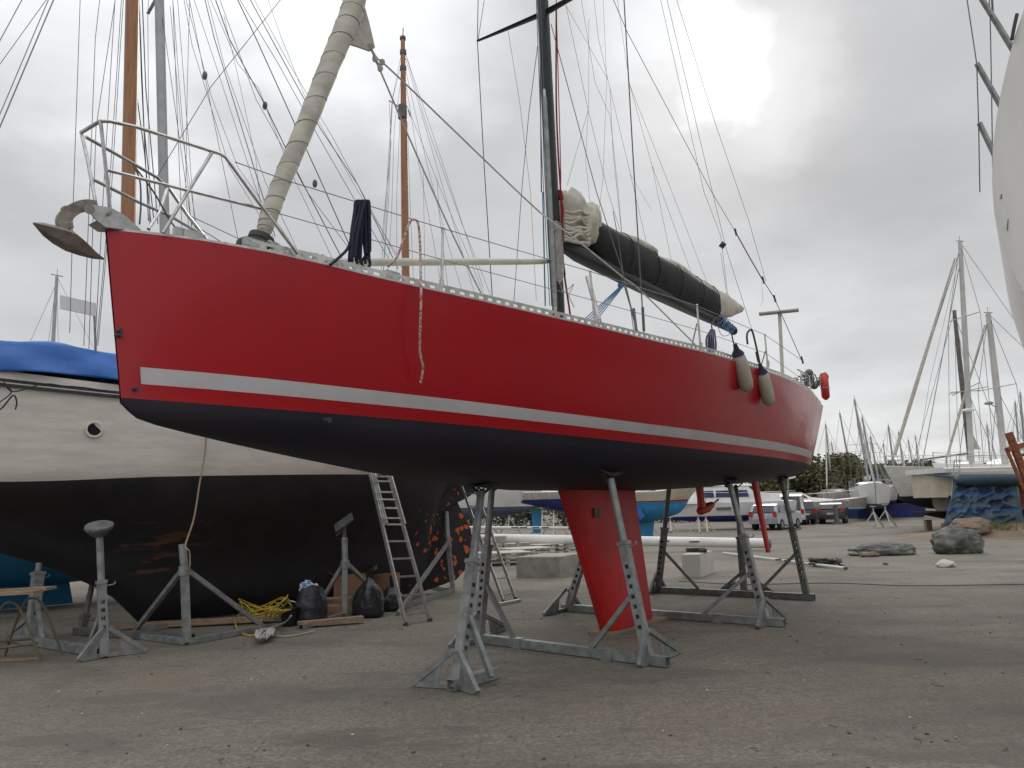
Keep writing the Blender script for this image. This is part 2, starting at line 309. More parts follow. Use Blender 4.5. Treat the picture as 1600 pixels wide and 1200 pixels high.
def hull(fr, st, bs, zs, bw, zw, zk, top_rows, mats_top, nb=8, rake_top=lambda s: s, shape=1.0, pw=.8, mfun=None, vee=0., mb=None):
    """one hull surface: rows from sheer (near) down to the keel line and up the far side; the transom closes the last ring"""
    rings = []
    for s in st:
        half = []
        B, Z, b, z, k = bs(s), zs(s), bw(s), zw(s), zk(s)
        for t in top_rows:
            zz = z+(Z-z)*t if t <= 1 else z+(t-2)
            f = max(0, min(1, (zz-z)/max(Z-z, .01)))
            half.append((s+rake_top(s)*f, b+(B-b)*f**pw, zz))
        for j in range(1, nb+1):
            a = pi/2*j/nb; c = max(cos(a), 0)**shape
            half.append((s, b*c*(1-vee*sin(2*a)*.5), z-(z-k)*sin(a)))
        ring = [fr.w(x, y, q) for x, y, q in half] + [fr.w(x, -y, q) for x, y, q in reversed(half[:-1])]
        rings.append(ring)
    n = len(rings[0]); nt_ = len(top_rows)
    def mf(i, j):
        jj = min(j, n-2-j)
        if mfun: return mfun(st[i], st[i+1], jj)
        return 0 if jj < nt_-1 else 1
    mb = mb or MB(); mb.loft(rings, closed=False, cap=False, mf=mf)
    last = rings[-1]; h = len(last)//2
    for j in range(h):
        mb.add([last[j], last[j+1], last[-2-j], last[-1-j]] if j < h-1 else [last[j], last[j+1], last[-1-j]], [(0, 1, 2, 3)] if j < h-1 else [(0, 1, 2)], 0 if j < nt_-1 else 1)
    return mb, rings

# ================================================================== SETTING: ground
def ground_mat():
    m = bpy.data.materials.new('asphalt'); m.use_nodes = True; t = m.node_tree; b = t.nodes['Principled BSDF']; b.inputs['Roughness'].default_value = .9
    L = t.links.new; g = t.nodes.new('ShaderNodeTexCoord').outputs['Object']
    def nz(sc, det, lo, hi, st=(1, 1, 1), off=(0, 0, 0), rough=.6):
        mp = t.nodes.new('ShaderNodeMapping'); mp.inputs['Scale'].default_value = st; mp.inputs['Location'].default_value = off; L(g, mp.inputs[0])
        n = t.nodes.new('ShaderNodeTexNoise'); n.inputs['Scale'].default_value = sc; n.inputs['Detail'].default_value = det; n.inputs['Roughness'].default_value = rough
        L(mp.outputs[0], n.inputs['Vector']); r = t.nodes.new('ShaderNodeMapRange'); r.inputs['From Min'].default_value = lo; r.inputs['From Max'].default_value = hi; L(n.outputs[0], r.inputs['Value']); return r.outputs[0]
    def mix(f, a, c, k=1.):
        x = t.nodes.new('ShaderNodeMix'); x.data_type = 'RGBA'
        if k != 1.:
            q = t.nodes.new('ShaderNodeMath'); q.operation = 'MULTIPLY'; L(f, q.inputs[0]); q.inputs[1].default_value = k; f = q.outputs[0]
        L(f, x.inputs[0])
        if isinstance(a, tuple): x.inputs[6].default_value = (*a, 1)
        else: L(a, x.inputs[6])
        x.inputs[7].default_value = (*c, 1); return x.outputs[2]
    c = mix(nz(.35, 6, .35, .65), (.310, .268, .215), (.190, .163, .131))
    c = mix(nz(.16, 5, .52, .66, st=(1, 2.2, 1), off=(4, 1, 0)), c, (.105, .093, .082), .85)
    c = mix(nz(.8, 7, .56, .68, st=(1, 1.8, 1), off=(9, 3, 0)), c, (.27, .24, .195), .55)
    c = mix(nz(.55, 4, .60, .72, off=(2, 8, 0)), c, (.175, .125, .07), .55)
    c = mix(nz(9, 5, .42, .66), c, (.115, .10, .088), .5)
    c = mix(nz(28, 3, .35, .7), c, (.075, .066, .056), .75)
    c = mix(nz(75, 2, .62, .74), c, (.33, .30, .26), .5)
    c = mix(nz(45, 2, .66, .72, off=(5, 5, 0)), c, (.04, .036, .032), .8)
    c = mix(nz(2.2, 8, .70, .75, off=(1, 9, 0)), c, (.42, .38, .31), .6)
    c = mix(nz(.30, 6, .53, .60, st=(1, 2.4, 1), off=(12, 6, 0), rough=.7), c, (.105, .092, .080), .6)
    c = mix(nz(.42, 5, .58, .66, st=(1, 1.6, 1), off=(21, 2, 0), rough=.65), c, (.20, .158, .11), .4)
    c = mix(nz(1.6, 4, .74, .78, off=(31, 12, 0)), c, (.13, .17, .17), .5)
    # hairline cracks
    v = t.nodes.new('ShaderNodeTexVoronoi'); v.feature = 'DISTANCE_TO_EDGE'; v.inputs['Scale'].default_value = .22
    nn = t.nodes.new('ShaderNodeTexNoise'); nn.inputs['Scale'].default_value = 1.3; nn.inputs['Detail'].default_value = 5; L(g, nn.inputs['Vector'])
    va = t.nodes.new('ShaderNodeVectorMath'); va.operation = 'MULTIPLY_ADD'; va.inputs[1].default_value = (.9, .9, 0); L(nn.outputs[1], va.inputs[0]); L(g, va.inputs[2]); L(va.outputs[0], v.inputs['Vector'])
    lt = t.nodes.new('ShaderNodeMath'); lt.operation = 'LESS_THAN'; L(v.outputs['Distance'], lt.inputs[0]); lt.inputs[1].default_value = .0009
    c = mix(lt.outputs[0], c, (.05, .045, .04), .45)
    L(c, b.inputs['Base Color'])
    h = t.nodes.new('ShaderNodeMath'); h.operation = 'ADD'; L(nz(60, 3, 0, 1), h.inputs[0]); L(nz(3, 6, 0, 2), h.inputs[1])
    bp = t.nodes.new('ShaderNodeBump'); bp.inputs['Strength'].default_value = .9; bp.inputs['Distance'].default_value = .015; L(h.outputs[0], bp.inputs['Height']); L(bp.outputs[0], b.inputs['Normal'])
    return m
g = MB(); X = [-400, -60, -20, -8, 0, 8, 20, 60, 400]; Y = [-60, -5, 3, 8, 14, 24, 50, 120, 600]
for i in range(8):
    for j in range(8): g.add([(X[i], Y[j], 0), (X[i+1], Y[j], 0), (X[i+1], Y[j+1], 0), (X[i], Y[j+1], 0)], [(0, 1, 2, 3)])
g.build('ground', ground_mat(), org=(0, 0, 0), kind='structure')
# loose stones, twigs and crumbs on the asphalt
pb = MB()
for i in range(620):
    yy = random.uniform(4, 22); xx = random.uniform(-.68, .68)*yy; r = random.choice((.005, .006, .007, .009, .012, .016))
    pb.ball((xx, yy, r*.3), r, r*random.uniform(.6, 1), r*.6, 5, 4, m=random.choice((0, 1, 1, 1, 1, 0, 0, 2)), fn=lambda q: random.uniform(.75, 1.2))
for i in range(60):
    yy = random.uniform(4, 14); xx = random.uniform(-.6, .68)*yy; a = random.uniform(0, 6); l = random.uniform(.03, .12)
    pb.tube([(xx, yy, .006), (xx+cos(a)*l*.5, yy+sin(a)*l*.5, .012), (xx+cos(a+.5)*l, yy+sin(a+.5)*l, .006)], .003, 4, m=1)
pb.build('gravel', [m_conc, m_bark, m_concw], org=(0, 0, 0), kind='stuff', label='scattered stones, twigs and crumbs on the asphalt')

# ================================================================== RED YACHT
RY = Frame((1.5, 11.1, 0), 53)
root = thing('racing_yacht', 'red racing yacht with silver stripe and deep fin keel propped up on galvanised cradles', 'sailboat', (1.5, 11.1, 0))
b_s = spl([-7.13, -6.6, -5.5, -4, -2, 0, 2, 4, 5.3, 6.1], [.012, .33, .75, 1.2, 1.58, 1.76, 1.76, 1.60, 1.38, 1.16])
b_w = spl([-7.13, -6.6, -5.2, -4, -2, 0, 2, 4, 5.3, 6.1], [.010, .17, .56, .87, 1.22, 1.42, 1.46, 1.32, 1.12, .92])
z_s = spl([-7.35, -6.35, -5, -3.5, -2, 0, 4, 6.45], [3.75, 3.73, 3.63, 3.565, 3.54, 3.56, 3.58, 3.56])
z_w = spl([-7.35, -5.3, -3.3, -1.7, .4, 3, 6.45], [2.545, 2.50, 2.44, 2.40, 2.37, 2.36, 2.36])
z_k = spl([-7.13, -7.0, -6.6, -5.35, -4.14, -1.9, .2, 4.5, 6.45], [2.50, 2.40, 2.32, 2.15, 2.02, 1.89, 1.89, 2.04, 2.22])
st = [-7.13, -7.11, -7.07, -7.0, -6.85, -6.6, -6.2, -5.8] + [-5.4+.45*i for i in range(24)] + [5.30, 5.50, 5.57, 5.8, 6.0, 6.1]
TR = [1, .955, .85, .7, .55, .4, .28, .190, .090, 0]
def mf(a, b, j):
    if j >= len(TR)-1: return 1
    if j == 7 and a >= -7.01 and b <= 5.58: return 2
    if 5.49 < a and b < 5.58 and 1 <= j <= 7: return 2
    if j == 0 and a >= 5.5: return 2
    return 0
def raketop(s): return (-.17*max(0, 1-(s+7.13)/2) + .42*max(0, (s-5.2)/.9)**1.5)
hb, rings = hull(RY, st, b_s, z_s, b_w, z_w, z_k, TR, None, nb=9, rake_top=raketop, shape=.85, mfun=mf)
# raise the transom stations' stem foot: the stem runs forward at the top
HULL = hb.build('hull', [m_red, m_navy, m_stripe], root, ang=40)
dk = MB(); dr = []
for s in st:
    e = raketop(s); q = [RY.w(s+e, b_s(s)*k, z_s(s)-.004+.07*(1-k*k)*min(1, b_s(s))) for k in (1, .6, .2, -.2, -.6, -1)]; dr.append(q)
dk.loft(dr, closed=False, cap=False); dk.build('deck', m_cream, root)
cr = MB(); rr = []
for s, w, h in ((-3.6, .35, .02), (-3.3, .5, .12), (-2, .8, .2), (0, .95, .24), (1.2, .95, .22), (1.3, .95, .02)):
    z0 = z_s(s)+.03; rr.append([RY.w(s, w*k, z0+h*q) for k, q in ((1, 0), (.92, .8), (.7, 1), (0, 1.1), (-.7, 1), (-.92, .8), (-1, 0))])
cr.loft(rr, closed=True); cr.build('coachroof', m_cream, root)
# perforated toe rail on both sides
def edge(s, lat_sign, dz, inset=.02): return RY.w(s+raketop(s), (b_s(s)-inset)*lat_sign, z_s(s)+dz)
for sg in (1, -1):
    tr = MB(); s = -6.3
    z = [0.0, .026, .054, .080]
    while s < 5.9:
        a, b, c = s, s+.055, s+.10
        for lo, hi in ((0, 1), (2, 3)):
            tr.loft([[edge(q, sg, z[lo], .02), edge(q, sg, z[hi], .02), edge(q, sg, z[hi], .028), edge(q, sg, z[lo], .028)] for q in (a, c)], cap=False)
        tr.loft([[edge(q, sg, z[1], .02), edge(q, sg, z[2], .02), edge(q, sg, z[2], .028), edge(q, sg, z[1], .028)] for q in (b, c)], cap=True)
        s += .10
    tr.build('toe_rail', m_alu, root)
    t2 = MB(); t2.loft([[edge(q, sg, 0, .0), edge(q, sg, .018, .0), edge(q, sg, .018, .03), edge(q, sg, 0, .03)] for q in st], cap=True)
    t2.build('rubbing_strip', m_alu, root)

def A(x, y, l=0.): return RY.at(x, y, l)
# pulpit
pu = MB(); R_ = .0145
near = [A(127, 207, -.24), A(157, 189, .10), A(172, 189.5, .16), A(215, 199, .22), A(330, 236, .40), A(343, 240, .42), A(353, 246, .44), A(400, 311, .52), A(465, 396, .60)]
pu.tube(near, R_, 8)
for p in ([A(127, 207, -.24), A(137, 250, -.18), A(150, 320, -.08)], [A(157, 189, .10), A(164, 250, .08), A(172, 328, .04)],
          [A(134, 214, -.24), A(205, 254, -.36), A(245, 277, -.42), A(265, 296, -.46), A(292, 335, -.48), A(322, 373, -.50)],
          [A(145, 280, -.16), A(217, 316, -.32), A(265, 337, -.42), A(320, 369, -.50)],
          [A(169, 266, .10), A(240, 284, .24), A(295, 298, .34), A(412, 327, .50)],
          [A(332, 237, .40), A(295, 297, .34), A(255, 364, .28)], [A(262, 292, -.46), A(250, 330, -.36), A(232, 358, -.26)]):
    pu.tube(p, R_*.95, 8)
pu.build('pulpit', m_steel, root)
# bow roller cheek plates and fitting
br = MB()
for l, off in ((.07, 0), (-.07, 0)):
    poly = [A(x, y, l) for x, y in ((134, 323), (140, 319), (152, 321), (173, 324), (193, 335), (205, 345), (221, 359), (190, 358), (165, 355), (150, 343))]
    br.ext(poly, -RY.n*.012)
br.tube([A(140, 327, .08), A(140, 327, -.08)], .035, 12); br.tube([A(172, 333, .10), A(172, 333, -.10)], .014, 8)
br.ext([A(x, y, .055) for x, y in ((150, 345), (165, 356), (220, 360), (190, 349))], -RY.n*.12)
br.build('bow_roller', m_alu, root)
# mast, spreaders, boom, kicker, rig
ms = MB(); mb0 = A(873, 490); mt = A(848, 0); mtt = mb0+(mt-mb0)*2.6
md = (mt-mb0).normalized(); pr = []
for k in range(3):
    c = mb0+(mtt-mb0)*(k/2) - (md*.4 if k == 0 else V()); sc = (1, 1, .7)[k]
    pr.append([c+RY.u*(cos(2*pi*i/20)*.115*sc)+RY.n*(sin(2*pi*i/20)*.068*sc) for i in range(20)])
ms.loft(pr); MAST = ms.build('mast', m_carbon, root)
sp = MB(); c0 = A(852, 20)
for sg, tip in ((-1, None), (1, None)):
    d = -RY.n if sg < 0 else RY.n
    far_tip = A(746, 64, -1.28); L_ = (far_tip-c0).length
    t_ = far_tip if sg < 0 else c0 + RY.n*1.28 + RY.u*((far_tip-c0).dot(RY.u)) + V((0, 0, far_tip.z-c0.z))
    sp = MB(); sp.loft([[c+RY.u*(a*w)+V((0, 0, b*h)) for a, b in ((1, 0), (.5, .8), (-.5, 1), (-1, 0), (-.5, -1), (.5, -.8))] for c, w, h in ((c0, .065, .035), (c0.lerp(t_, .12), .06, .028), (t_, .025, .014))])
    sp.build('spreader', m_carbon, MAST)
    if sg < 0: FT = t_
    else: NT_ = t_
tk = MB()                                # jib halyards and the mast track down the front
for dx, r, m in ((0, .007, 0), (-3, .006, 2), (3.5, .005, 0)): tk.tube([A(862+dx, 478, .09), A(850+dx, 250, .09), A(841+dx, 0, .08)], r, 5, m=m)
tk.tube([A(848, 300, -.1), A(852, 478, -.1)], .010, 5, m=2); tk.tube([A(846, 300, -.05), A(843, 0, -.05)], .009, 5, m=0)
tk.build('halyards', [m_wire, m_roper, m_ropeb], MAST)
rh = MB(); rh.rope([A(857, 0, .0)+RY.u*.2, A(866, 150)+RY.u*.05, A(872, 235), A(876, 300), A(878, 350, .05), A(881, 420, .05), A(891, 492, .05)], .014, 6)
rh.rope([A(869, 0), A(873, 150), A(876, 262), A(876, 300)], .007, 5); rh.rope([A(873, 300, .1), A(880, 330, .1), A(876, 370, .1), A(883, 430, .1)], .012, 6)
for i in range(3): rh.ball(A(875+i, 300+5*i, .06), .035, seg=8, rings=6)
rh.build('red_halyard', m_roper, MAST)
bo = MB(); bp = [(874, 382), (885, 388), (900, 395), (1000, 443), (1080, 482), (1118, 501), (1147, 516)]; BP = [A(x, y) for x, y in bp]
bo.tube(BP, [.05, .09, .125, .15, .13, .10, .085], 14, sq=.8, up=(0, 0, 1)); bo.ball(A(1146, 517), .085, seg=12)
bo.tube([A(1122, 500), A(1124, 506)], .11, 12); BOOM = bo.build('boom', m_carbon, root)
# sail stowed on the boom: cream lumps at both ends, black cover in between
def bundle(sec, lumps=0., seed=1, seg=18):
    rnd = random.Random(seed); R2 = []; ph = [rnd.uniform(0, 6) for _ in range(8)]
    for i, (x, yt, yb, wd) in enumerate(sec):
        t, b = A(x, yt), A(x, yb); c = (t+b)/2; h = (t-b).length/2; ring = []
        for k in range(seg):
            a = 2*pi*k/seg; f = 1+lumps*(.5*sin(3*a+ph[0]+i*.7)+.35*sin(5*a+ph[1]-i*1.3)+.3*sin(7*a+ph[2]+i*2.1))
            ring.append(c+V((0, 0, 1))*(cos(a)*h*f)+RY.n*(sin(a)*wd*f)+RY.u*(.03*lumps*rnd.uniform(-1, 1)))
        R2.append(ring)
    return R2
def interp(sec, n):
    fs = [spl([q[0] for q in sec], [q[k] for q in sec]) for k in (1, 2, 3)]
    x0, x1 = sec[0][0], sec[-1][0]; return [(x0+(x1-x0)*i/n, *[f(x0+(x1-x0)*i/n) for f in fs]) for i in range(n+1)]
cov = [(919, 345, 392, .17), (926, 345, 398, .20), (950, 357, 420, .23), (1000, 386, 446, .23), (1050, 416, 471, .22), (1090, 440, 489, .20), (1112, 453, 497, .17), (1119, 457, 496, .12)]
c_ = MB(); c_.loft(bundle(interp(cov, 24), .05, 3)); SC = c_.build('sail_cover', m_black, BOOM, ang=80)
for x, yt, yb in ((972, 369, 425), (1014, 394, 447), (1051, 416, 466), (1084, 436, 482), (1109, 451, 493)):
    t, b = A(x, yt), A(x-6, yb); c = (t+b)/2; h = (t-b).length/2; st_ = MB(); st_.tube([c+V((0, 0, 1))*(cos(a)*h*1.04)+RY.n*(sin(a)*.245) for a in [2*pi*k/20 for k in range(21)]], .008, 5); st_.ball(t, .03, seg=8, rings=6); st_.build('cover_strap', m_black, SC)
fs_ = MB(); s1 = [(877, 298, 352, .08), (884, 297, 372, .20), (893, 303, 378, .25), (903, 312, 382, .25), (913, 318, 384, .23), (922, 320, 382, .20), (928, 332, 372, .12)]
fs_.loft(bundle(interp(s1, 14), .22, 5, 22))
for i in range(9):                       # folded bights of sailcloth facing forward
    y0 = 330+i*5.5; fs_.rope([A(882, y0, .2), A(893, y0+3+2*sin(i*2), .27), A(906, y0+6*sin(i*1.7), .28), A(915, y0+5, .26), A(921, y0+2+4*sin(i), .2)], .022, 6, 3)
fs_.build('folded_sail', m_sail, BOOM, ang=60)
ts = MB(); s2 = [(968, 366, 380, .10), (985, 370, 390, .16), (1010, 384, 400, .17), (1020, 396, 410, .10)]; ts.loft(bundle(interp(s2, 8), .12, 6))
s3 = [(1024, 398, 415, .1), (1050, 409, 430, .15), (1072, 424, 440, .12), (1084, 433, 450, .12), (1100, 440, 462, .14), (1114, 450, 470, .12)]; ts.loft(bundle(interp(s3, 10), .1, 7))
s4 = [(1112, 452, 494, .12), (1122, 455, 497, .17), (1130, 461, 497, .18), (1142, 469, 493, .16), (1151, 476, 491, .13), (1155, 479, 489, .10)]; ts.loft(bundle(interp(s4, 10), .14, 9))
ts.build('folded_sail', m_sail, BOOM, ang=60)
def wires(L, parent, name='rigging_wire', m=m_wire, at=A, seg=5, each=True, plane=0.):
    for w in L:
        pts, r = w[0], w[1]; P = [at(*p) if len(p) == 3 else at(p[0], p[1], plane) for p in pts]
        MB().tube(P, r, seg).build(name, w[2] if len(w) > 2 else m, parent)
RG = [
 ([(975, -60, 1.2), (975, 0, 1.2), (990, 260, 1.25), (1006, 520, 1.3)], .0085), ([(861, 38, .05), (932, 300, .7), (972, 422, 1.0), (996, 520, 1.2)], .006),
 ([(748, -60, -1.28), (746, 65, -1.28), (756, 250, -1.3), (769, 462, -1.3)], .007), ([(758, -10, -1.2), (747, 64, -1.28)], .005),
 ([(840, 72, -.1), (826, 180, -.6), (815, 300, -.9), (803, 470, -1.1)], .005), ([(794, 48, -.7), (812, 160, -.8), (829, 300, -.9), (838, 470, -1.0)], .003),
 ([(1109, 452), (1050, 300), (984, 133)], .003), ([(984, 133), (956, -60)], .003), ([(1084, 437), (1019, 259), (984, 133)], .003), ([(1051, 417), (1019, 259)], .003),
 ([(1014, 396), (985, 272), (953, 138)], .003), ([(972, 370), (958, 240), (953, 138), (935, 60), (925, -30)], .003), ([(985, 272), (1019, 330)], .002),
 ([(884, 8), (919, 172), (950, 300), (972, 370)], .003), ([(919, 172), (915, 250), (925, 345)], .0025), ([(920, 30), (920, 172)], .0025), ([(905, -20), (930, 130), (953, 180), (966, 300), (972, 370)], .0028),
 ([(884, 8), (950, 125)], .0025), ([(942, -10), (948, 130), (942, 280), (934, 345)], .0025), ([(919, 172), (886, 290)], .0028),
 ([(950, -20), (980, 50), (1112, 300), (1149, 362)], .0055), ([(1149, 362), (1170, 400), (1192, 438)], .012), ([(1192, 438), (1200, 450), (1210, 466), (1254, 566)], .0085),
 ([(1051, -20), (1120, 200), (1170, 345), (1197, 440)], .0045), ([(1030, -10), (1100, 300), (1126, 368), (1139, 478)], .004), ([(1040, -10), (1107, 275), (1135, 390), (1177, 522)], .0045),
 ([(1126, 395), (1137, 470)], .004), ([(1190, 440), (1192, 470), (1188, 478)], .003),
 ([(970, 430, .4), (985, 480, .5), (990, 515, .6)], .006), ([(958, 330, .2), (967, 380, .3), (975, 440, .5), (990, 500, .8), (998, 520, 1.0)], .006),
]
wires(RG, root)
rf = MB(); c = A(1129, 383); k = .085
for d1, d2 in ((V((0, 0, 1)), RY.n), (V((0, 0, 1)), RY.u), (RY.n, RY.u)): rf.loft([[c+(d1*a+d2*b)*k+d1.cross(d2)*.002*s for a, b in ((1, 0), (0, 1), (-1, 0), (0, -1))] for s in (1, -1)])
rf.build('radar_reflector', m_galvd, root)
for x, y in ((1192, 437), (1210, 466), (1253, 562), (1149, 362)): tt = MB(); tt.tube([A(x-1, y-5), A(x+2, y+6)], .022, 7); tt.build('turnbuckle', m_wire, root)
for q0, q1 in ((A(1006, 517, 1.3), A(1004, 480, 1.3)), (A(994, 516, 1.2), A(990, 482, 1.15))): tt = MB(); tt.tube([q0, q1], .018, 7); tt.build('turnbuckle', m_wire, root)
# kicker tackle in blue rope
kt = MB()
for i in range(5): kt.tube([A(971+i, 446, -.05+.03*i), A(912+5*i, 500, -.1+.05*i)], .008, 5)
kt.ball(A(970, 446), .05, seg=8); kt.build('kicker_tackle', m_ropeb, root)
# furled headsail with its wrap seams, clew panel and sheets
fs = MB(); fp = [(411, 366), (418, 345), (439, 287), (476, 200), (516, 100), (547, 25), (560, -20), (600, -120)]; P = [A(*p) for p in fp]; r_ = [.055, .075, .080, .088, .098, .112, .115, .11]
PP = smooth_path(P, 6); rs = [r_[min(i//6, 7)]*(1-(i % 6)/6)+r_[min(i//6+1, 7)]*((i % 6)/6) for i in range(len(PP))]
fs.tube(PP, [r*(1+.03*sin(i*2.3)) for i, r in enumerate(rs)], 16); HS = fs.build('furled_headsail', m_sail, root, ang=60)
sm = MB(); tot_ = len(PP)-1; hel = []; n_ = 15*18
for i in range(n_):
    q = i/n_*(tot_-10); j = int(q); f = q-j; c = PP[j].lerp(PP[j+1], f); d = (PP[j+1]-PP[j]).normalized(); x, y = perp(d); a = 2*pi*i/18; r = rs[j]*1.02; hel.append(c+x*cos(a)*r+y*sin(a)*r)
sm.tube(hel, .0038, 4); sm.build('seam', m_sail2, HS)
cl = MB(); q = [(560, -20), (566, 8), (575, 40), (583, 76), (577, 81), (560, 75), (544, 70), (547, 40), (540, 0)]
cl.ext([A(x, y, -.03) for x, y in q], RY.n*.03); cl.tube([A(579, 72, -.04), A(579, 72, .02)], .03, 10); cl.build('clew_panel', m_sail, HS)
dr = MB(); dr.tube([A(406, 378), A(409, 371)], .11, 16); dr.tube([A(409, 371), A(412, 362)], .035, 10); dr.tube([A(403, 388), A(406, 378)], .03, 8); dr.build('furling_drum', m_pad, HS)
sh = MB()
for P_ in ([(580, 76), (590, 92), (597, 97), (640, 137), (800, 291), (845, 333)], [(845, 333, .1), (860, 344, .3), (910, 382, .6), (972, 432, .9), (1002, 455, 1.0), (1087, 539, 1.3)],
           [(580, 76), (587, 95), (595, 112), (635, 205), (677, 300), (702, 355), (740, 435), (752, 458)], [(580, 78), (592, 100), (598, 95)]):
    sh.rope([A(*(p if len(p) == 3 else (*p, 0))) for p in P_], .010, 5, 4)
for x, y in ((597, 97), (594, 107), (586, 92)): sh.ball(A(x, y), .032, .02, .04, 7, 6)
sh.build('headsail_sheet', m_rope, root)
# stanchions and guard rails
def stan(x0, y0, x1, y1, lat, brace=None):
    m = MB(); m.tube([A(x1, y1+8, lat), A(x0, y0, lat)], [.016, .012], 8); m.ball(A(x0, y0, lat), .018, seg=8, rings=6); m.tube([A(x1, y1+3, lat), A(x1, y1-6, lat)], .024, 8)
    if brace: m.tube([A(brace[0], brace[1], lat+.02), A(brace[2], brace[3], lat-.1)], .010, 6)
    m.build('stanchion', m_steel, root)
stan(692, 356, 690, 444, .78); stan(922, 424, 930, 500, 1.28); stan(1089, 477, 1095, 542, 1.58, (1089, 505, 1081, 540)); stan(1195, 523, 1200, 570, 1.66, (1196, 548, 1189, 572))
for s in (-4.6, -2.9, -.9, 1.3, 3.4):
    m = MB(); m.tube([RY.w(s, -b_s(s)+.07, z_s(s)), RY.w(s, -b_s(s)+.07, z_s(s)+.62)], [.016, .012], 8); m.build('stanchion', m_steel, root)
gl = [([(367, 253, .46), (454, 284, .58), (692, 357, .78), (922, 424, 1.28), (1089, 478, 1.58), (1195, 523, 1.66), (1253, 563, 1.3)], .0045), ([(412, 327, .5), (692, 406, .78), (926, 469, 1.28), (1092, 516, 1.58), (1197, 552, 1.66), (1250, 590, 1.3)], .004)]
wires(gl, root, 'guard_wire', m_wirel)
for h in (.6, .3):
    MB().tube([A(292, 335, -.48) if h > .4 else A(301, 350, -.49)]+[RY.w(s, -b_s(s)+.07, z_s(s)+h) for s in (-4.6, -2.9, -.9, 1.3, 3.4)]+[RY.w(5.6, -1.1, z_s(5.6)+h)], .0045, 5).build('guard_wire', m_wirel, root)
# small gear along the foredeck: lashings, cleats, hose
fd = MB()
for i in range(16):
    x = 415+i*9; y = 386+i*2.4; fd.rope([A(x, y+6, .2), A(x+5, y-random.uniform(2, 11), .26), A(x+12, y-random.uniform(-2, 6), .3), A(x+20, y+7, .34)], .012, 5, 3)
fd.build('lashing_line', m_rope, root)
ho = MB(); ho.rope([A(350, 382, .1), A(370, 386, .15), A(376, 376, .15), A(392, 373, .18), A(408, 377, .2), A(420, 386, .25)], .024, 8); ho.rope([A(207, 256, -.3), A(218, 280, -.2), A(220, 318, -.1), A(218, 350, 0)], .007, 5)
ho.rope([A(207, 256, -.3), A(240, 300, -.2), A(266, 345, -.1), A(284, 366, 0)], .007, 5); ho.rope([A(350, 382, .1), A(330, 378, .05), A(318, 380, 0)], .012, 5); ho.build('black_hose', m_pad, root)
for x, y, l in ((288, 365, .1), (300, 368, .12), (395, 380, .3), (612, 430, .7)): dc = MB(); dc.box(A(x, y, l), .16, .06, .06, ax=RY.u); dc.build('deck_cleat', m_alu, root)
wn = MB(); wn.tube([A(936, 500, 1.1), A(918, 432, .95)], .028, 10); wn.tube([A(938, 500, 1.0), A(945, 520, 1.0)], .01, 6); wn.build('antenna_stub', m_steel, root)
# mast on the horizon seen beyond is a boat of its own; gear at the stern: pushpit and pole with a flat panel
pp = MB(); sz = lambda s, l, h: RY.w(s, l, z_s(s)+h)
for h in (.6, .32): pp.tube(smooth_path([sz(5.2, 1.1, h), sz(6.0, 1.05, h), sz(6.35, .9, h), sz(6.42, .3, h)], 4), .014, 8); pp.tube(smooth_path([sz(5.4, -1.1, h), sz(6.2, -1.05, h), sz(6.55, -.9, h), sz(6.65, -.3, h)], 4), .014, 8)
for s, l in ((5.4, 1.1), (6.3, 1.0), (6.62, .35), (5.4, -1.1), (6.3, -1.0), (6.62, -.35)): pp.tube([sz(s, l, 0), sz(s, l, .6)], .014, 8)
pp.build('pushpit', m_steel, root)
po = MB(); po.tube([A(1223, 592, .0), A(1218, 489, .0)], .040, 10); q = [A(1185, 491, .35), A(1249, 485, -.2)]; c = A(1218, 487)
ax = (RY.n*.9+RY.u*.25).normalized(); po2 = MB(); a0, a1 = A(1186, 491, -.42), A(1248, 484.5, .42)
po2.bar(a0, a1, .26, .03); POLE = po.build('stern_pole', m_cream, root); po2.build('flat_panel', m_alu, POLE)
sg = MB()
for i, (x, y) in enumerate(((1256, 590), (1262, 598), (1268, 592), (1272, 602), (1278, 598), (1264, 583))): sg.ball(A(x, y, .8), .07+.02*(i % 2), seg=10)
for i in range(8): sg.rope([A(1238+6*i, 604, 1.0), A(1242+6*i, 590-3*(i % 3), .95), A(1248+6*i, 598, .9)], .012, 5, 3)
sg.build('stern_gear', [m_galvd], root)
# keel, rudder, saildrive
def foil(stations, name, m, n=14):
    k = MB(); R3 = []
    for s0, s1, z, th in stations:
        ring = []
        for i in range(n): 
            x = .5*(1-cos(pi*i/(n-1))); y = th*(1.48*sqrt(x)-.63*x-1.76*x*x+1.42*x**3-.51*x**4)*1.0; ring.append((x, y))
        full = [(x, y) for x, y in ring]+[(x, -y) for x, y in reversed(ring[1:-1])]
        R3.append([RY.w(s0+(s1-s0)*x, y, z) for x, y in full])
    return k.loft(R3).build(name, m, root, ang=30)
foil([(-1.62, .46, 2.0, .26), (-1.50, .47, 1.8, .26), (-.62, .80, .045, .34)], 'keel', m_red2)
foil([(5.30, 5.66, 2.25, .10), (5.36, 5.70, 2.0, .10), (5.85, 6.08, .66, .06)], 'rudder', m_red2)
sd = MB(); sd.loft([[RY.w(2.78+a*w+o, b*t, z) for a, b in ((-1, 0), (-.6, .8), (.3, 1), (1, 0), (.3, -1), (-.6, -.8))] for z, w, t, o in ((2.05, .12, .06, 0), (1.75, .10, .05, .02), (1.58, .13, .07, .06))])
sd.tube([RY.w(2.66, 0, 1.55), RY.w(2.75, 0, 1.55), RY.w(3.05, 0, 1.60), RY.w(3.22, 0, 1.64)], [.03, .075, .085, .06], 12); SDR = sd.build('saildrive', m_red2, root)
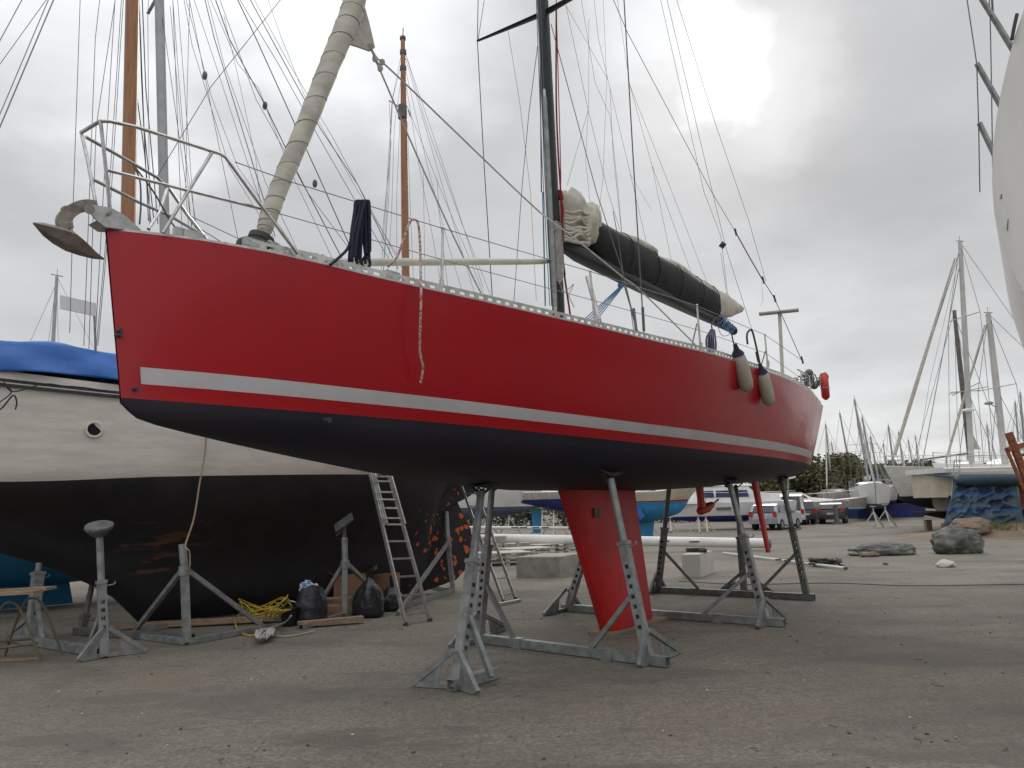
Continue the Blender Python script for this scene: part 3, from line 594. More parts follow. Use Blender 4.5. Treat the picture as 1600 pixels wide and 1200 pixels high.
prp = MB(); hc = RY.w(3.24, 0, 1.645); prp.ball(hc, .06, seg=10)
for a in (.6, .6+pi): d = (RY.n*cos(a)+V((0, 0, 1))*sin(a)); prp.loft([[hc+d*q+RY.u*(w)+d.cross(RY.u)*.02, hc+d*q-RY.u*w*.3-d.cross(RY.u)*.02, hc+d*q-RY.u*w] for q, w in ((.03, .03), (.10, .05), (.17, .02))])
prp.build('propeller', m_rust, SDR)
kp = MB(); kp.box(RY.w(.10, .02, .02), 1.75, .32, .04, ax=RY.u); kp.build('keel_board', m_timber, label='flat timber board lying under the red fin keel', cat='board')
kb_ = MB(); kb_.box(RY.at(933, 801, .155), .13, .012, .13, ax=RY.u); kb_.build('keel_plate', m_galvd, root)
bd = MB()
for x, y, l in ((509, 657, .5), (210, 608, .05), (183, 524, 0.02), (184, 517, .02)):
    c = A(x, y, l); bd.tube([c-RY.n*.02, c+RY.n*.05], .022 if x > 500 else .014, 10)
bd.build('hull_fitting', m_pad, root)

# ---- things lying on or hanging from the red yacht
an = MB(); ctr = 0
shank = [(150, 322), (135, 321), (120, 325), (106, 334), (99, 345), (103, 358)]
sp_ = smooth_path([A(*p) for p in shank], 5); an.loft([[c+V((0, 0, 1)).cross(RY.n).normalized()*0+RY.n*(a*.022)+(perp((sp_[min(i+1, len(sp_)-1)]-sp_[max(i-1, 0)]).normalized())[0].cross(RY.n) if False else (RY.n.cross((sp_[min(i+1, len(sp_)-1)]-sp_[max(i-1, 0)]).normalized())))*(b*(.036+.012*i/len(sp_))) for a, b in ((1, 1), (-1, 1), (-1, -1), (1, -1))] for i, c in enumerate(sp_)])
ANC = thing('anchor', 'weathered plough anchor with curved shank hung on the bow roller', 'anchor', A(150, 330))
an.build('shank', m_anchor, ANC, ang=60)
fl = MB(); top = [(52, 347), (68, 348), (92, 353), (110, 357), (126, 371), (144, 389), (163, 404)]; bot = [(52, 350), (70, 366), (88, 378), (108, 389), (128, 397), (146, 403), (163, 406)]; wd = [.01, .07, .11, .12, .09, .05, .008]
R4 = []
for (a, b), (c, d), w in zip(top, bot, wd):
    t_, b_ = A(a, b), A(c, d); m1 = (t_+b_)/2; R4.append([t_, m1+RY.n*w, b_+RY.n*w*.5, b_, b_-RY.n*w*.5, m1-RY.n*w])
fl.loft(R4); fl.build('fluke', m_anchor, ANC, ang=25)
ey = MB(); c = A(105, 331); ey.tube([c+(V((0, 0, 1))*cos(a)+RY.u*sin(a))*.035 for a in [2*pi*i/14 for i in range(15)]], .010, 6); ey.build('lifting_eye', m_anchor, ANC)

def strand(mb, P, r=.013, lat=.7): mb.rope([A(p[0], p[1], lat+(p[2] if len(p) > 2 else 0)) for p in P], r, 7, 5)
nc = MB()
for i, (xt, xb, yb, xl) in enumerate(((556, 546, 400, 552), (559, 545, 412, 553), (562, 556, 408, 560), (566, 558, 414, 562), (568, 572, 405, 570), (571, 571, 412, 574), (564, 549, 404, 556), (573, 573, 396, 575))):
    l = -.04+.012*i; strand(nc, [(xb, yb, l), (xl-3, 365, l), (xt-2, 330, l), (xt-1, 318, l), (xt+2, 314, l+.02), (xt+4, 320, l+.03), (xl+3, 365, l+.03), (xb+5, yb-3, l+.02)])
strand(nc, [(557, 316), (553, 350), (545, 385), (528, 404), (516, 414)]); strand(nc, [(571, 400), (565, 410), (571, 420), (578, 414), (576, 400), (572, 394)])
nc.build('rope_coil', m_ropen, label='thick navy rope coil hung over the foredeck guard wire', cat='rope')
gc = MB()
for i in range(6):
    x = 866+i*1.9; strand(gc, [(x, 352, .12+.03*(i%2)), (x-2, 385, .12), (x, 418, .12), (x+3, 444-abs(i-3)*3, .14), (x+5, 418, .16), (x+3, 380, .16), (x+1, 352, .14)], .0065, 0)
for i in range(5): strand(gc, [(862, 350+3*i, .1), (869, 346+3*i, .16), (876, 352+3*i, .1)], .011, 0)
strand(gc, [(876, 445, .1), (880, 455, .1), (890, 450, .15), (896, 444, .15), (893, 452, .15), (889, 462, .15), (897, 480, .15)], .006, 0)
gc.build('rope_coil', m_rope, label='pale grey rope coil tied against the black mast', cat='rope')
rw = MB(); rw.rope([A(606, 417, .75), A(620, 402, .78), (A(632, 370, .80)), A(640, 348, .82), A(647, 343, .83), A(654, 352, .85), A(657, 400, .90), A(657.5, 440, 1.0), A(658, 462, 1.03), A(657, 500, 1.0), A(656, 548, .94), A(661, 575, .90), A(657, 598, .86)], .011, 6)
rw.build('rope', m_ropep, label='red and white flecked rope dangling over the red topsides', cat='rope')
uc = MB()
for i in range(4): x = 1105+i*3.2; strand(uc, [(1111+i, 515, 0), (x-1, 528, .05*i), (x-1, 542, .05*i), (x+2, 550, .05*i), (x+4, 542, .05*i), (x+3, 528, .05*i), (1113+i, 516, 0)], .015, .6)
strand(uc, [(1113, 516), (1112, 508), (1116, 500)], .012, .6); uc.build('rope_coil', m_ropeu, label='purple rope coil hanging below the end of the boom', cat='rope')
bq = MB()
for i in range(7): x = 1126+i*3.0; y = 496+i*2.5; strand(bq, [(x, y-5, .1), (x+4-i%3, y+2, .14), (x-3+2*(i%2), y+10, .1), (x-5, y+1, .05), (x+1, y-5, .1)], .009, 0)
strand(bq, [(1120, 506), (1128, 524), (1140, 522), (1142, 510)], .006, .1); bq.build('rope_tangle', m_ropeb, label='blue reefing rope tangled round the aft end of the boom', cat='rope')
gk = MB(); strand(gk, [(1168, 538), (1167, 524), (1170, 517), (1175, 517), (1180, 535), (1188, 572)], .015, 1.62); gk.build('rope', m_pad, label='dark fender lanyard looped over the aft guard wire', cat='rope')
def pole(name, pa, pb, r, m, label, grp=None, ends=m_pad):
    R = thing(name, label, 'spar', pa, grp); d = (V(pb)-V(pa)).normalized(); L_ = (V(pb)-V(pa)).length
    MB().tube([V(pa)+d*.06, V(pa)+d*.5, V(pb)-d*.5, V(pb)-d*.06], [r*.85, r, r, r*.85], 14).build('tube', m, R)
    for p, s in ((V(pa), 1), (V(pb), -1)): e = MB(); e.tube([p-d*s*.06, p+d*s*.08], [r*.5, r*.75], 10); e.build('end_fitting', ends, R)
    return R
pole('spinnaker_pole', A(495, 410, .1), A(856, 408.5, .0)+V((0, 0, 0)), .040, m_cream, 'long cream spinnaker pole lying level from foredeck to mast')
pole('spinnaker_pole', A(868, 487, .16), A(850.5, 146, .13), .032, m_galv, 'pale grey spinnaker pole stowed upright against the black mast', ends=m_alu)
def fender(x0, y0, x1, y1, lat, r, label):
    R = thing('fender', label, 'fender', A(x0, y0, lat), 'white fenders hung over the stern quarter'); a, b = A(x0, y0, lat), A(x1, y1, lat)
    P = [a.lerp(b, t) for t in (0, .04, .12, .25, .75, .9, .97, 1)]
    MB().tube(P, [r*k for k in (.3, .7, .92, 1, 1, .85, .5, .2)], 16).build('body', m_sail, R)
    MB().tube([a.lerp(b, t) for t in (-.22, -.08, .0, .05)], [r*.25, r*.4, r*.75, r*.9], 14).build('cap', m_ropen, R)
    MB().rope([a.lerp(b, -.2), A(x0-6, y0-16, lat-.05), A(x0-9, y0-30, lat-.08)], .010, 6).build('lanyard', m_ropen, R)
fender(1152, 551, 1169, 612, 1.78, .10, 'white fender with navy cap hanging nearest the boom end'); fender(1190, 580, 1203, 634, 1.78, .095, 'white fender with navy cap hanging nearer the stern')
lr = thing('life_ring', 'red horseshoe lifebuoy strapped upright to the stern rail', 'lifebuoy', A(1289, 606, .9)); c = A(1289, 606, .95)
dirs = (RY.u*.97+RY.n*-.25).normalized(); P = [c+dirs*(.20*sin(a))+V((0, 0, .27*cos(a))) for a in [radians(q) for q in range(-155, 156, 15)]]
MB().tube(P, [.05]+[.085]*(len(P)-2)+[.05], 12).build('float', m_soft, lr, ang=60)
lt = MB()
for i in range(4, len(P)-2, 4): lt.tube([P[i]+(perp(dirs)[0]*cos(a)+(P[i]-c).normalized()*sin(a))*.092 for a in [2*pi*k/12 for k in range(13)]], .008, 5)
lt.build('cord', m_ropep, lr)

# ================================================================== CRADLES under the red yacht
def perf(mb, a, b, w, e1, pitch=.1, hole=(.045, .022), a0=.25, m=0):
    """square tube from a to b, the two faces across e1 pierced by a row of holes"""
    a, b = V(a), V(b); d = (b-a).normalized(); e1 = (e1-d*e1.dot(d)).normalized(); e2 = d.cross(e1); L = (b-a).length; h = w/2
    for sgn in (1, -1): mb.loft([[p+e1*h+e2*h*sgn, p-e1*h+e2*h*sgn, p-e1*(h-.006)+e2*(h-.006)*sgn, p+e1*(h-.006)+e2*(h-.006)*sgn] for p in (a, b)], m=m)
    n = max(1, int(L/pitch)); q = L/n
    for sgn in (1, -1):
        for i in range(n):
            t0, t1 = i*q, (i+1)*q; c = (t0+t1)/2; F = lambda t, x: a+d*t+e2*x+e1*h*sgn
            if t0 < a0 or t1 > L-.12: mb.add([F(t0, -h), F(t1, -h), F(t1, h), F(t0, h)], [(0, 1, 2, 3)], m); continue
            u0, u1, y = c-hole[1], c+hole[1], hole[0]/2
            v = [F(t0, -h), F(t1, -h), F(t1, h), F(t0, h), F(u0, -y), F(u1, -y), F(u1, y), F(u0, y)]
            mb.add(v, [(0, 1, 5, 4), (1, 2, 6, 5), (2, 3, 7, 6), (3, 0, 4, 7)], m)
    return mb
def hollow(mb, a, b, w, h, m=0):
    """open-ended square tube with real wall thickness"""
    a, b = V(a), V(b); d = (b-a).normalized(); x = d.cross(V((0, 0, 1))).normalized(); y = x.cross(d)
    O = lambda p, k: [p+x*(w/2-k)+y*(h/2-k), p-x*(w/2-k)+y*(h/2-k), p-x*(w/2-k)-y*(h/2-k), p+x*(w/2-k)-y*(h/2-k)]
    mb.loft([O(a, .006), O(a, 0), O(b, 0), O(b, .006)], cap=False, m=m); mb.loft([O(a, .006), O(b, .006)], cap=False, m=m); return mb
def foot(mb, base, tip, h=.34, w=.045, m=0):
    base = V(base); tip = V(tip); d = (tip-base); d.z = 0; L = d.length; d.normalize(); n = V((-d.y, d.x, 0)); top = base+V((0, 0, h)); t0 = V((tip.x, tip.y, .03))
    mb.bar(top+d*.03, t0, w, .05, m=m); mb.bar(V((base.x, base.y, .035))+d*.03, t0-d*.04, w*.8, .05, m=m)
    k = V((base.x, base.y, 0)); web = [t0+V((0, 0, -.01)), k+d*(L*.40)+V((0, 0, .05)), k+d*(L*.34)+V((0, 0, h*.62))]
    mb.ext([p-n*.005 for p in web], n*.01, m); web = [t0+V((0, 0, -.005)), k+d*(L*.72)+V((0, 0, .05)), k+d*(L*.62)+V((0, 0, h*.38))]; return mb
def post(root, base, knee, pad, e1, m=m_galv, w=.1, padn=None, handle=True, pads=True, feet=(), tube_r=.043):
    base = V((base[0], base[1], .02)); o = perf(MB(), base, knee, w, e1).build('post', m, root, ang=30)
    d = (V(knee)-base).normalized(); mb = MB(); k0 = V(knee)-d*.12
    mb.tube([k0, V(pad)-(V(pad)-k0).normalized()*.07], tube_r, 14); mb.build('extension_tube', m, o)
    mb = MB(); x = e1.normalized(); y = d.cross(x).normalized(); mb.bar(V(knee)-d*.03, V(knee)+d*.012, w*1.22, w*1.22, up=x)
    if handle: mb.tube(smooth_path([V(knee)-d*.06-y*.09, V(knee)-d*.06+y*.10, V(knee)-d*.05+y*.15, V(knee)-d*.02+y*.15], 3), .008, 6)
    mb.build('collar', m, o)
    if pads:
        pn = (V(padn) if padn is not None else V((0, 0, 1))).normalized(); x, y = e1.normalized(), None; x = (x-pn*x.dot(pn)).normalized(); y = pn.cross(x)
        mb = MB(); R5 = []
        for i in range(9):
            t = (i-4)/4; c = V(pad)+x*(t*.19)+pn*(.03*t*t); R5.append([c+y*.07+pn*.012, c-y*.07+pn*.012, c-y*.07-pn*.008, c+y*.07-pn*.008])
        mb.loft(R5); mb.bar(V(pad)-x*.14+pn*.0, V(pad)-pn*.09, .05, .012); mb.bar(V(pad)+x*.14, V(pad)-pn*.09, .05, .012); mb.tube([V(pad)-pn*.11, V(pad)-pn*.02], .03, 8)
        mb.build('pad', m_pad, root)
    for f in feet: foot(MB(), base, f).build('foot', m, root)
    return o
def cradle(label, posts, beam, braces, m=m_galv, grp='galvanised cradles under the red yacht'):
    c = (V(beam[0])+V(beam[1]))/2; c.z = 0
    R = thing('boat_cradle', label, 'boat cradle', c, grp)
    for p in posts: post(R, m=m, **p)
    mb = MB(); a, b = V(beam[0]), V(beam[1]); a.z = b.z = .06; hollow(mb, a, b, .1, .1); mb.build('base_beam', m, R)
    for t in (.28, .74): p = a.lerp(b, t); d = (b-a).normalized(); sl = MB(); sl.bar(p-d*.07, p+d*.07, .118, .118); sl.build('beam_sleeve', m, R)
    for p, q in braces: MB().bar(p, q, .05, .05).build('brace', m, R)
    return R
n_, u_ = RY.n, RY.u; G = gnd
def kn(base, pad, k): return V(base).lerp(V(pad), k)
def hp(s, lat, dz=-.02):                # a point on the hull's underside
    b, z, k = b_w(s), z_w(s), z_k(s); f = min(.98, abs(lat)/b); cz = f**(1/.85); return RY.w(s, lat, z-(z-k)*sqrt(max(0, 1-cz*cz))+dz)
B_, C_ = G(748, 1004), G(1015, 1040); pB, pC = hp(-1.72, -.95), hp(-1.97, .98)
cradle('nearest full cradle frame, straddling the front edge of the red keel', [dict(base=B_, knee=kn(B_, pB, .60), pad=pB, e1=-u_, padn=(-n_*-.35*-1+V((0, 0, 1))), feet=(G(702, 1014), G(752, 990)+V((.35, .35, 0)))),
    dict(base=C_, knee=kn(C_, pC, .62), pad=pC, e1=-u_, padn=(n_*.45+V((0, 0, 1))), feet=(G(1003, 1043)-u_*.05, G(1062, 1022)))], (B_-n_*.12, C_+n_*.22),
    ((kn(B_, pB, .38), V(B_).lerp(C_, .24)+V((0, 0, .1))), (kn(C_, pC, .36), C_.lerp(B_, .30)+V((0, 0, .1)))))
D_, E_ = G(887, 955), G(1198, 978); pD, pE = hp(1.3, -1.0), hp(1.46, 1.05)
cradle('middle cradle frame, standing just behind the red keel', [dict(base=D_, knee=kn(D_, pD, .60), pad=pD, e1=-u_, padn=(-n_*.4+V((0, 0, 1))), feet=(G(850, 963), D_+u_*.4)),
    dict(base=E_, knee=kn(E_, pE, .60), pad=pE, e1=-u_, padn=(n_*.5+V((0, 0, 1))), feet=(E_-u_*.35, G(1228, 968)))], (D_-n_*.1, E_+n_*.25),
    ((kn(D_, pD, .38), D_.lerp(E_, .2)+V((0, 0, .1))), (kn(E_, pE, .36), E_.lerp(D_, .28)+V((0, 0, .1)))), m=m_galv)
F_, G_ = G(1028, 926), G(1262, 938); pF, pG = hp(3.6, -.95), hp(4.33, .9)
cradle('farthest cradle frame, under the stern beyond the rudder post', [dict(base=F_, knee=kn(F_, pF, .60), pad=pF, e1=-u_, padn=(-n_*.4+V((0, 0, 1))), feet=(F_-u_*.35, F_+u_*.35)),
    dict(base=G_, knee=kn(G_, pG, .58), pad=pG, e1=-u_, padn=(n_*.45+V((0, 0, 1))), feet=())], (F_-n_*.1, G_+n_*.12),
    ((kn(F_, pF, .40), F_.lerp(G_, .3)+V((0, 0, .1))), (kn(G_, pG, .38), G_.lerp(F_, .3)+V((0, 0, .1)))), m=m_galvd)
def prop(label, base, pad, k, feet, beam=None, brace=None, m=m_galv, e1=None, padn=None, grp='single props under the red yacht', pads=True, **kw):
    R = thing('boat_prop', label, 'boat prop', (base[0], base[1], 0), grp)
    post(R, base, kn(base, pad, k), pad, e1 or n_, m=m, feet=feet, padn=padn, pads=pads, **kw)
    if beam: mb = MB(); a, b = V(beam[0]), V(beam[1]); a.z = b.z = .06; hollow(mb, a, b, .1, .1); mb.build('base_beam', m, R)
    if brace: MB().bar(brace[0], brace[1], .05, .05).build('brace', m, R)
    return R
A_ = G(714, 1078); pA = hp(-3.22, .1)
prop('nearest prop, a perforated post under the forefoot of the red yacht', A_, pA, .60, (G(645, 1073), G(746, 1087)), (A_+(G(775, 1060)-A_)*-.15, G(775, 1060)), (kn(A_, pA, .36), G(768, 1058, .1)))
H_ = G(1163, 926); pH = hp(4.7, -.1)
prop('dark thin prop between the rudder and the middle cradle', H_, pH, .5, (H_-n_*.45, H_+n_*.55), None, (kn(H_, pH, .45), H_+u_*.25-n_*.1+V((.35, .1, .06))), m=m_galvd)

# ================================================================== WOODEN KETCH on the left
KT = Frame((-6.1, 12.6, 0), 40)
kroot = thing('wooden_ketch', 'old long-keeled wooden ketch, white topsides over black bottom with orange primer patches', 'sailboat', (-6.1, 12.6, 0))
rp = KT.w(5.9, 0, .9)
m_kbot = prim('ketch_black_bottom', (.018, .017, .019), (.66, .13, .03), rp.x, rp.y, rp.z, 1.7, tuple(KT.at(262, 862, 1.0)))
m_ktop = plank('ketch_white_topsides', (.72, .68, .62))
def K_(x, y, l=0.): return KT.at(x, y, l)
kbs = spl([-6, -5, -3.5, -2, 0, 2, 4, 5.6, 6.6, 7.4], [.03, .75, 1.35, 1.68, 1.85, 1.82, 1.55, 1.15, .7, .06])
kbw = spl([-6, -5, -3.5, -2, 0, 2, 4, 5.6, 6.6, 7.4], [.02, .45, 1.05, 1.48, 1.72, 1.68, 1.30, .62, .12, .04])
kzs = spl([-6, -3, 0, 3, 5, 7.4], [4.1, 3.72, 3.50, 3.38, 3.36, 3.46])
kzw = spl([-6, -2, 0, 4, 6, 7.4], [2.20, 2.20, 2.27, 2.34, 2.36, 2.45])
kzk = spl([-6, -5, -3.5, -2.1, -1.1, -.3, .15, 5.3, 5.75, 6.6, 7.4], [2.12, 1.85, 1.6, 1.3, .92, .45, .02, .02, 1.55, 1.95, 2.4])
kst = [-6+.38*i for i in range(35)]+[7.3, 7.4]; kst = sorted(set(round(q, 3) for q in kst if q <= 7.4)|{5.3, 5.4, 5.5, 5.75})
KR = [1, .93, .90, .70, .5, .3, .15, 0]
kh = MB(); rings = []
for s in kst:
    B, Z, b, z, k = kbs(s), kzs(s), kbw(s), kzw(s), kzk(s); half = []
    for t in KR: half.append((s+.35*t*max(0, (s-6)/1.4), b+(B-b)*t**.8, z+(Z-z)*t))
    for j in range(1, 12):
        t = j/11; w = b*((1-t)**.75*(1-.62*sin(pi*min(1, t*1.15))*t)); w = max(w, min(b, .11)*(1 if j < 11 else .9)); half.append((s, w, z-(z-k)*(t**.85)))
    half.append((s, 0, k)); ring = [KT.w(*q) for q in half]+[KT.w(q[0], -q[1], q[2]) for q in reversed(half[:-1])]; rings.append(ring)
n = len(rings[0])
kh.loft(rings, closed=False, cap=False, mf=lambda i, j: (2 if min(j, n-2-j) == 1 else 0) if min(j, n-2-j) < len(KR)-1 else 1)
kh.build('hull', [m_ktop, m_kbot, m_pad], kroot, ang=40)
kd = MB(); kd.loft([[KT.w(s, kbs(s)*k, kzs(s)-.22) for k in (.98, .4, -.4, -.98)] for s in kst], closed=False, cap=False); kd.build('deck', m_timber, kroot)
rl = MB()
for sg in (1, -1): rl.loft([[KT.w(s, sg*(kbs(s)*.985+a), kzs(s)-.13*(kzs(s)-kzw(s))+b) for a, b in ((0, -.02), (.05, -.02), (.05, .02), (0, .02))] for s in kst])
rl.build('rub_rail', m_pad, kroot)
ru = MB(); pts = [(5.42, .05), (5.70, .10), (6.25, .22), (6.62, .50), (6.74, .85), (6.66, 1.25), (6.45, 1.6), (6.25, 1.95), (5.85, 1.9), (5.6, 1.2)]
cen = KT.w(6.1, 0, 1.0); R6 = []
for l, k in ((-.06, .9), (-.045, 1), (.045, 1), (.06, .9)): R6.append([cen+(KT.w(a, 0, b)-cen)*k+KT.n*l for a, b in pts])
ru.loft(R6); ru.build('rudder', m_kbot, kroot)
pt = MB(); c = K_(149, 670, 1.80)
def ringp(c, n, r0, r1, t):
    x, y = perp(n); return [[c+x*cos(a)*r+y*sin(a)*r+n*h for a in [2*pi*k/20 for k in range(20)]] for r, h in ((r0, 0), (r0, t), (r1, t), (r1, 0))]
for s_, z_ in ((-.95, None), (1.6, 2.95), (3.2, 2.9)):
    zz = z_ or c.z; s0 = KT.sz(c)[0] if z_ is None else s_; Bq = kbw(s0)+(kbs(s0)-kbw(s0))*((zz-kzw(s0))/(kzs(s0)-kzw(s0)))**.8; q = KT.w(s0, Bq-.005, zz)
    pm = MB(); pm.loft(ringp(q, KT.n, .115, .088, .03), cap=False); PO = pm.build('porthole', m_ktop, kroot)
    x, y = perp(KT.n); g_ = MB(); g_.loft([[q+x*cos(a)*.09*k+y*sin(a)*.09*k+KT.n*h for a in [2*pi*i/18 for i in range(18)]] for k, h in ((1, -.02), (1, .012))]); g_.build('pane', m_win, PO)
ck = MB(); ck.loft([[KT.w(s, w*k, 3.3+h*q) for k, q in ((1, 0), (1, .8), (.8, 1), (-.8, 1), (-1, .8), (-1, 0))] for s, w, h in ((.8, .7, .55), (4.2, .75, .5))]); ck.build('deckhouse', m_ktop, kroot)
km = MB(); a, b = K_(200, 345), K_(207, 0); b2_ = a+(b-a)*2.3; a0 = a-(b-a)*.2; km.tube([a0, a, a.lerp(b2_, .5), b2_], [.115, .115, .112, .08], 18); KM = km.build('mast', m_wood, kroot, label='stout varnished wooden main mast')
kz = MB(); a, b = K_(634, 440), K_(629.5, 57); a0 = a-(b-a)*.1; kz.tube([a0, a, a.lerp(b, .6), a.lerp(b, .93), b], [.088, .085, .078, .055, .05], 14); KZ = kz.build('mast', m_wood, kroot, label='slim varnished wooden mizzen mast')
kc = MB(); kc.tube([K_(630, 44), K_(629.5, 60)], .012, 6); kc.tube([K_(629.5, 58), K_(629.5, 62)], .07, 10)
for y in (82, 107): kc.tube([K_(630, y-3), K_(630, y+3)], .075, 12)
kc.build('mast_cap', m_wire, KZ)
kb = MB(); kb.tube([K_(629, 165), K_(629, 185)], .10, 12); kb.bar(K_(608, 157, -.3), K_(631, 172, .0), .02); kb.bar(K_(638, 172, .1), K_(641, 182, .3), .02); kb.build('mast_band', m_galvd, KZ)
mbm = MB(); mbm.tube([K_(632, 420), K_(760, 432)+V((0, 0, .2))], .05, 10)
KW = []
def kw(*p, r=.007, l=(0, 0)): n = len(p); KW.append(([(x, y, l[0]+(l[1]-l[0])*i/max(1, n-1)) for i, (x, y) in enumerate(p)], r*.8))
for p in (((126, -20), (115, 300), (109, 520)), ((158, -20), (149, 60), (131, 540)), ((183, -20), (150, 200), (139, 545)), ((191, -20), (166, 370), (150, 548)), ((194, -20), (172, 330), (153, 540)), ((181, -20), (165, 240), (148, 548))): kw(*p, r=.007, l=(0, 1.7))
for p in (((217, -20), (221, 120), (232, 345)), ((222, -10), (228, 140), (247, 350)), ((219, 40), (225, 200), (241, 350)), ((210, 120), (226, 240), (236, 352))): kw(*p, r=.012, l=(0, -.8))
for p in (((297, -20), (293, 120), (290, 300), (296, 365)), ((284, -20), (300, 70), (358, 260), (420, 360)), ((276, -20), (290, 160), (305, 360)), ((270, 0), (284, 180), (300, 365)), ((283, -30), (330, 150), (372, 262), (470, 400)), ((266, 10), (283, 200), (310, 372))): kw(*p, r=.006, l=(0, -1))
for p, r in ((((318, -10), (335, 60), (381, 210), (430, 370)), .010), (((322, -10), (350, 100), (415, 285), (470, 402)), .006), (((330, -20), (358, 60), (412, 160), (470, 280), (535, 405)), .012), (((340, -10), (400, 155), (447, 240), (480, 300), (560, 408)), .007),
             (((362, -20), (400, 60), (452, 175), (500, 280), (560, 415)), .013), (((366, -15), (435, 100), (490, 200), (610, 410)), .008), (((386, -10), (440, 90), (500, 200), (560, 290), (622, 420)), .011), (((392, -10), (452, 100), (520, 215), (628, 418)), .006),
             (((412, -20), (440, 60), (478, 155), (560, 300), (640, 430)), .005), (((300, -10), (340, 110), (395, 280), (430, 380)), .006), (((350, 25), (372, 120), (400, 250), (412, 370)), .005), (((325, -10), (372, 100), (405, 140), (455, 270), (520, 405)), .006)): kw(*p, r=r, l=(0, .4))
kw((446, -10), (330, 135), (246, 275), r=.010, l=(-2.0, -2.4))
for x0, x1, l in ((631, 607, 0), (631, 603, .6)): kw((x0, 85), (x0-19, 160), (x1+1, 300), (x1-8, 430), r=.0055, l=(0, l))
for p in (((632, 85), (655, 165), (700, 320), (742, 460)), ((634, 85), (668, 200), (722, 350), (768, 465)), ((634, 110), (668, 260), (700, 380), (722, 455)), ((635, 135), (655, 260), (676, 370), (690, 450)), ((630, 100), (616, 200), (612, 330), (606, 430)), ((636, 165), (690, 300), (732, 400), (756, 460)),
          ((627, 85), (614, 150), (598, 440)), ((637, 190), (640, 300), (646, 440)), ((625, 185), (620, 300), (620, 430)), ((661, 262), (662, 300), (664, 440)), ((683, 280), (686, 330), (700, 452)), ((634, 85), (690, 250), (755, 450)), ((608, 157), (611, 225), (596, 380))): kw(*p, r=.0052, l=(0, .9))
wires(KW, kroot, 'rigging_wire', m_wire, at=K_)
for x, y in ((320, 118), (414, 165), (492, 287), (462, 262)): bm_ = MB(); bm_.ball(K_(x, y, .15), .05, .03, .09, 8, 6); bm_.build('rigging_block', m_galvd, kroot)
# tarpaulin over the ketch
tp = MB(); TZ = spl([-5.2, -2.5, -1.6, -.8, .3, 1.8, 3.0], [4.0, 4.18, 4.22, 4.13, 4.02, 3.98, 3.7]); R7 = []
for i in range(46):
    s = -5.2+i*.18; B = kbs(s)+.05; zb = kzs(s)-.02; zt = TZ(s); ring = []
    fold = .05*sin(s*5.3)+.03*sin(s*11.7+1); sw = .10*abs(sin(s*1.35))
    for j in range(13):
        t = j/12; q = KT.w(s, B*(1-.10*t)+.05*sin(s*6+t*4)*(1-t)+fold*(1-abs(2*t-1))*.8, zb-.02+sw*(1-t)+(zt-.12-zb)*t); ring.append(q)
    for k in (.8, .5, .2, -.2, -.5, -.8): ring.append(KT.w(s, B*.9*k, zt-.12+.16*(1-k*k)+.02*sin(s*7)))
    for j in range(12, -1, -3): t = j/12; ring.append(KT.w(s, -B*(1-.10*t), zb+(zt-.12-zb)*t))
    R7.append(ring)
tp.loft(R7, closed=False, cap=False)
TPO = tp.build('tarpaulin', m_tarp, label='bright blue tarpaulin draped over the deck of the wooden ketch', cat='tarpaulin', ang=70)
sol = TPO.modifiers.new('thickness', 'SOLIDIFY'); sol.thickness = .006
tl = MB(); tl.rope([K_(x, y, 1.92) for x, y in ((-30, 612), (2, 595), (20, 612), (68, 600), (100, 603), (135, 606), (188, 615))], .008, 5); tl.rope([K_(x, y, 1.93) for x, y in ((-20, 640), (0, 640), (20, 618), (26, 628), (24, 640))], .010, 5); tl.rope([K_(0, 598, 1.93), K_(18, 612, 1.95), K_(-5, 632, 1.93)], .008, 5)
tl.build('lacing_rope', m_ropen, TPO)
hr = MB(); hr.rope([K_(322, 640, 1.85), K_(321, 700, 1.9), K_(312, 755, 2.1), K_(303, 810, 2.3), K_(290, 850, 2.5), K_(292, 858, 2.62), K_(296, 862, 2.62), K_(297, 885, 2.62)], .012, 6)
hr.build('rope', m_timber, label='tan rope hanging down the ketch side to a tripod stand', cat='rope')

# props round the ketch
s_a = gnd(163, 1028); pa_ = KT.at(155, 824, 2.65)
prop('prop with round pad seen from below, left of the tripod with a tied rope', s_a, pa_, .58, (gnd(122, 1036), gnd(228, 1020)), (s_a-RY.n*.1, gnd(20, 1003)), (kn(s_a, pa_, .36), gnd(138, 1012, .1)), e1=V((.6, -.8, 0)), padn=(.1, -.35, 1), grp='boat props round the wooden ketch', pads=False)
dp_ = MB(); q = pa_; nn = V((.12, -.30, 1)).normalized(); x, y = perp(nn)
dp_.loft([[q+x*cos(a)*r+y*sin(a)*r*.8+nn*h for a in [2*pi*i/24 for i in range(24)]] for r, h in ((.10, -.10), (.185, -.02), (.20, 0), (.195, .03))]); dp_.build('pad', m_galvd, [o for o in COL.objects if o.name.startswith('boat_prop')][-1])
s_b = gnd(48, 1003); pb_ = dep(62, 872, s_b.y+.2)
prop('prop at the far left behind the trestle', s_b, pb_, .82, (gnd(8, 1000), gnd(82, 1000)), None, (kn(s_b, pb_, .55), gnd(66, 1003, .06)), grp='boat props round the wooden ketch', pads=False, w=.13)
s_c = gnd(128, 986); pc_ = dep(146, 905, s_c.y+.3)
prop('short leaning prop under the ketch forefoot', s_c, pc_, .3, (), (gnd(118, 992), gnd(300, 1004)), None, grp='boat props round the wooden ketch', pads=False, m=m_galvd)
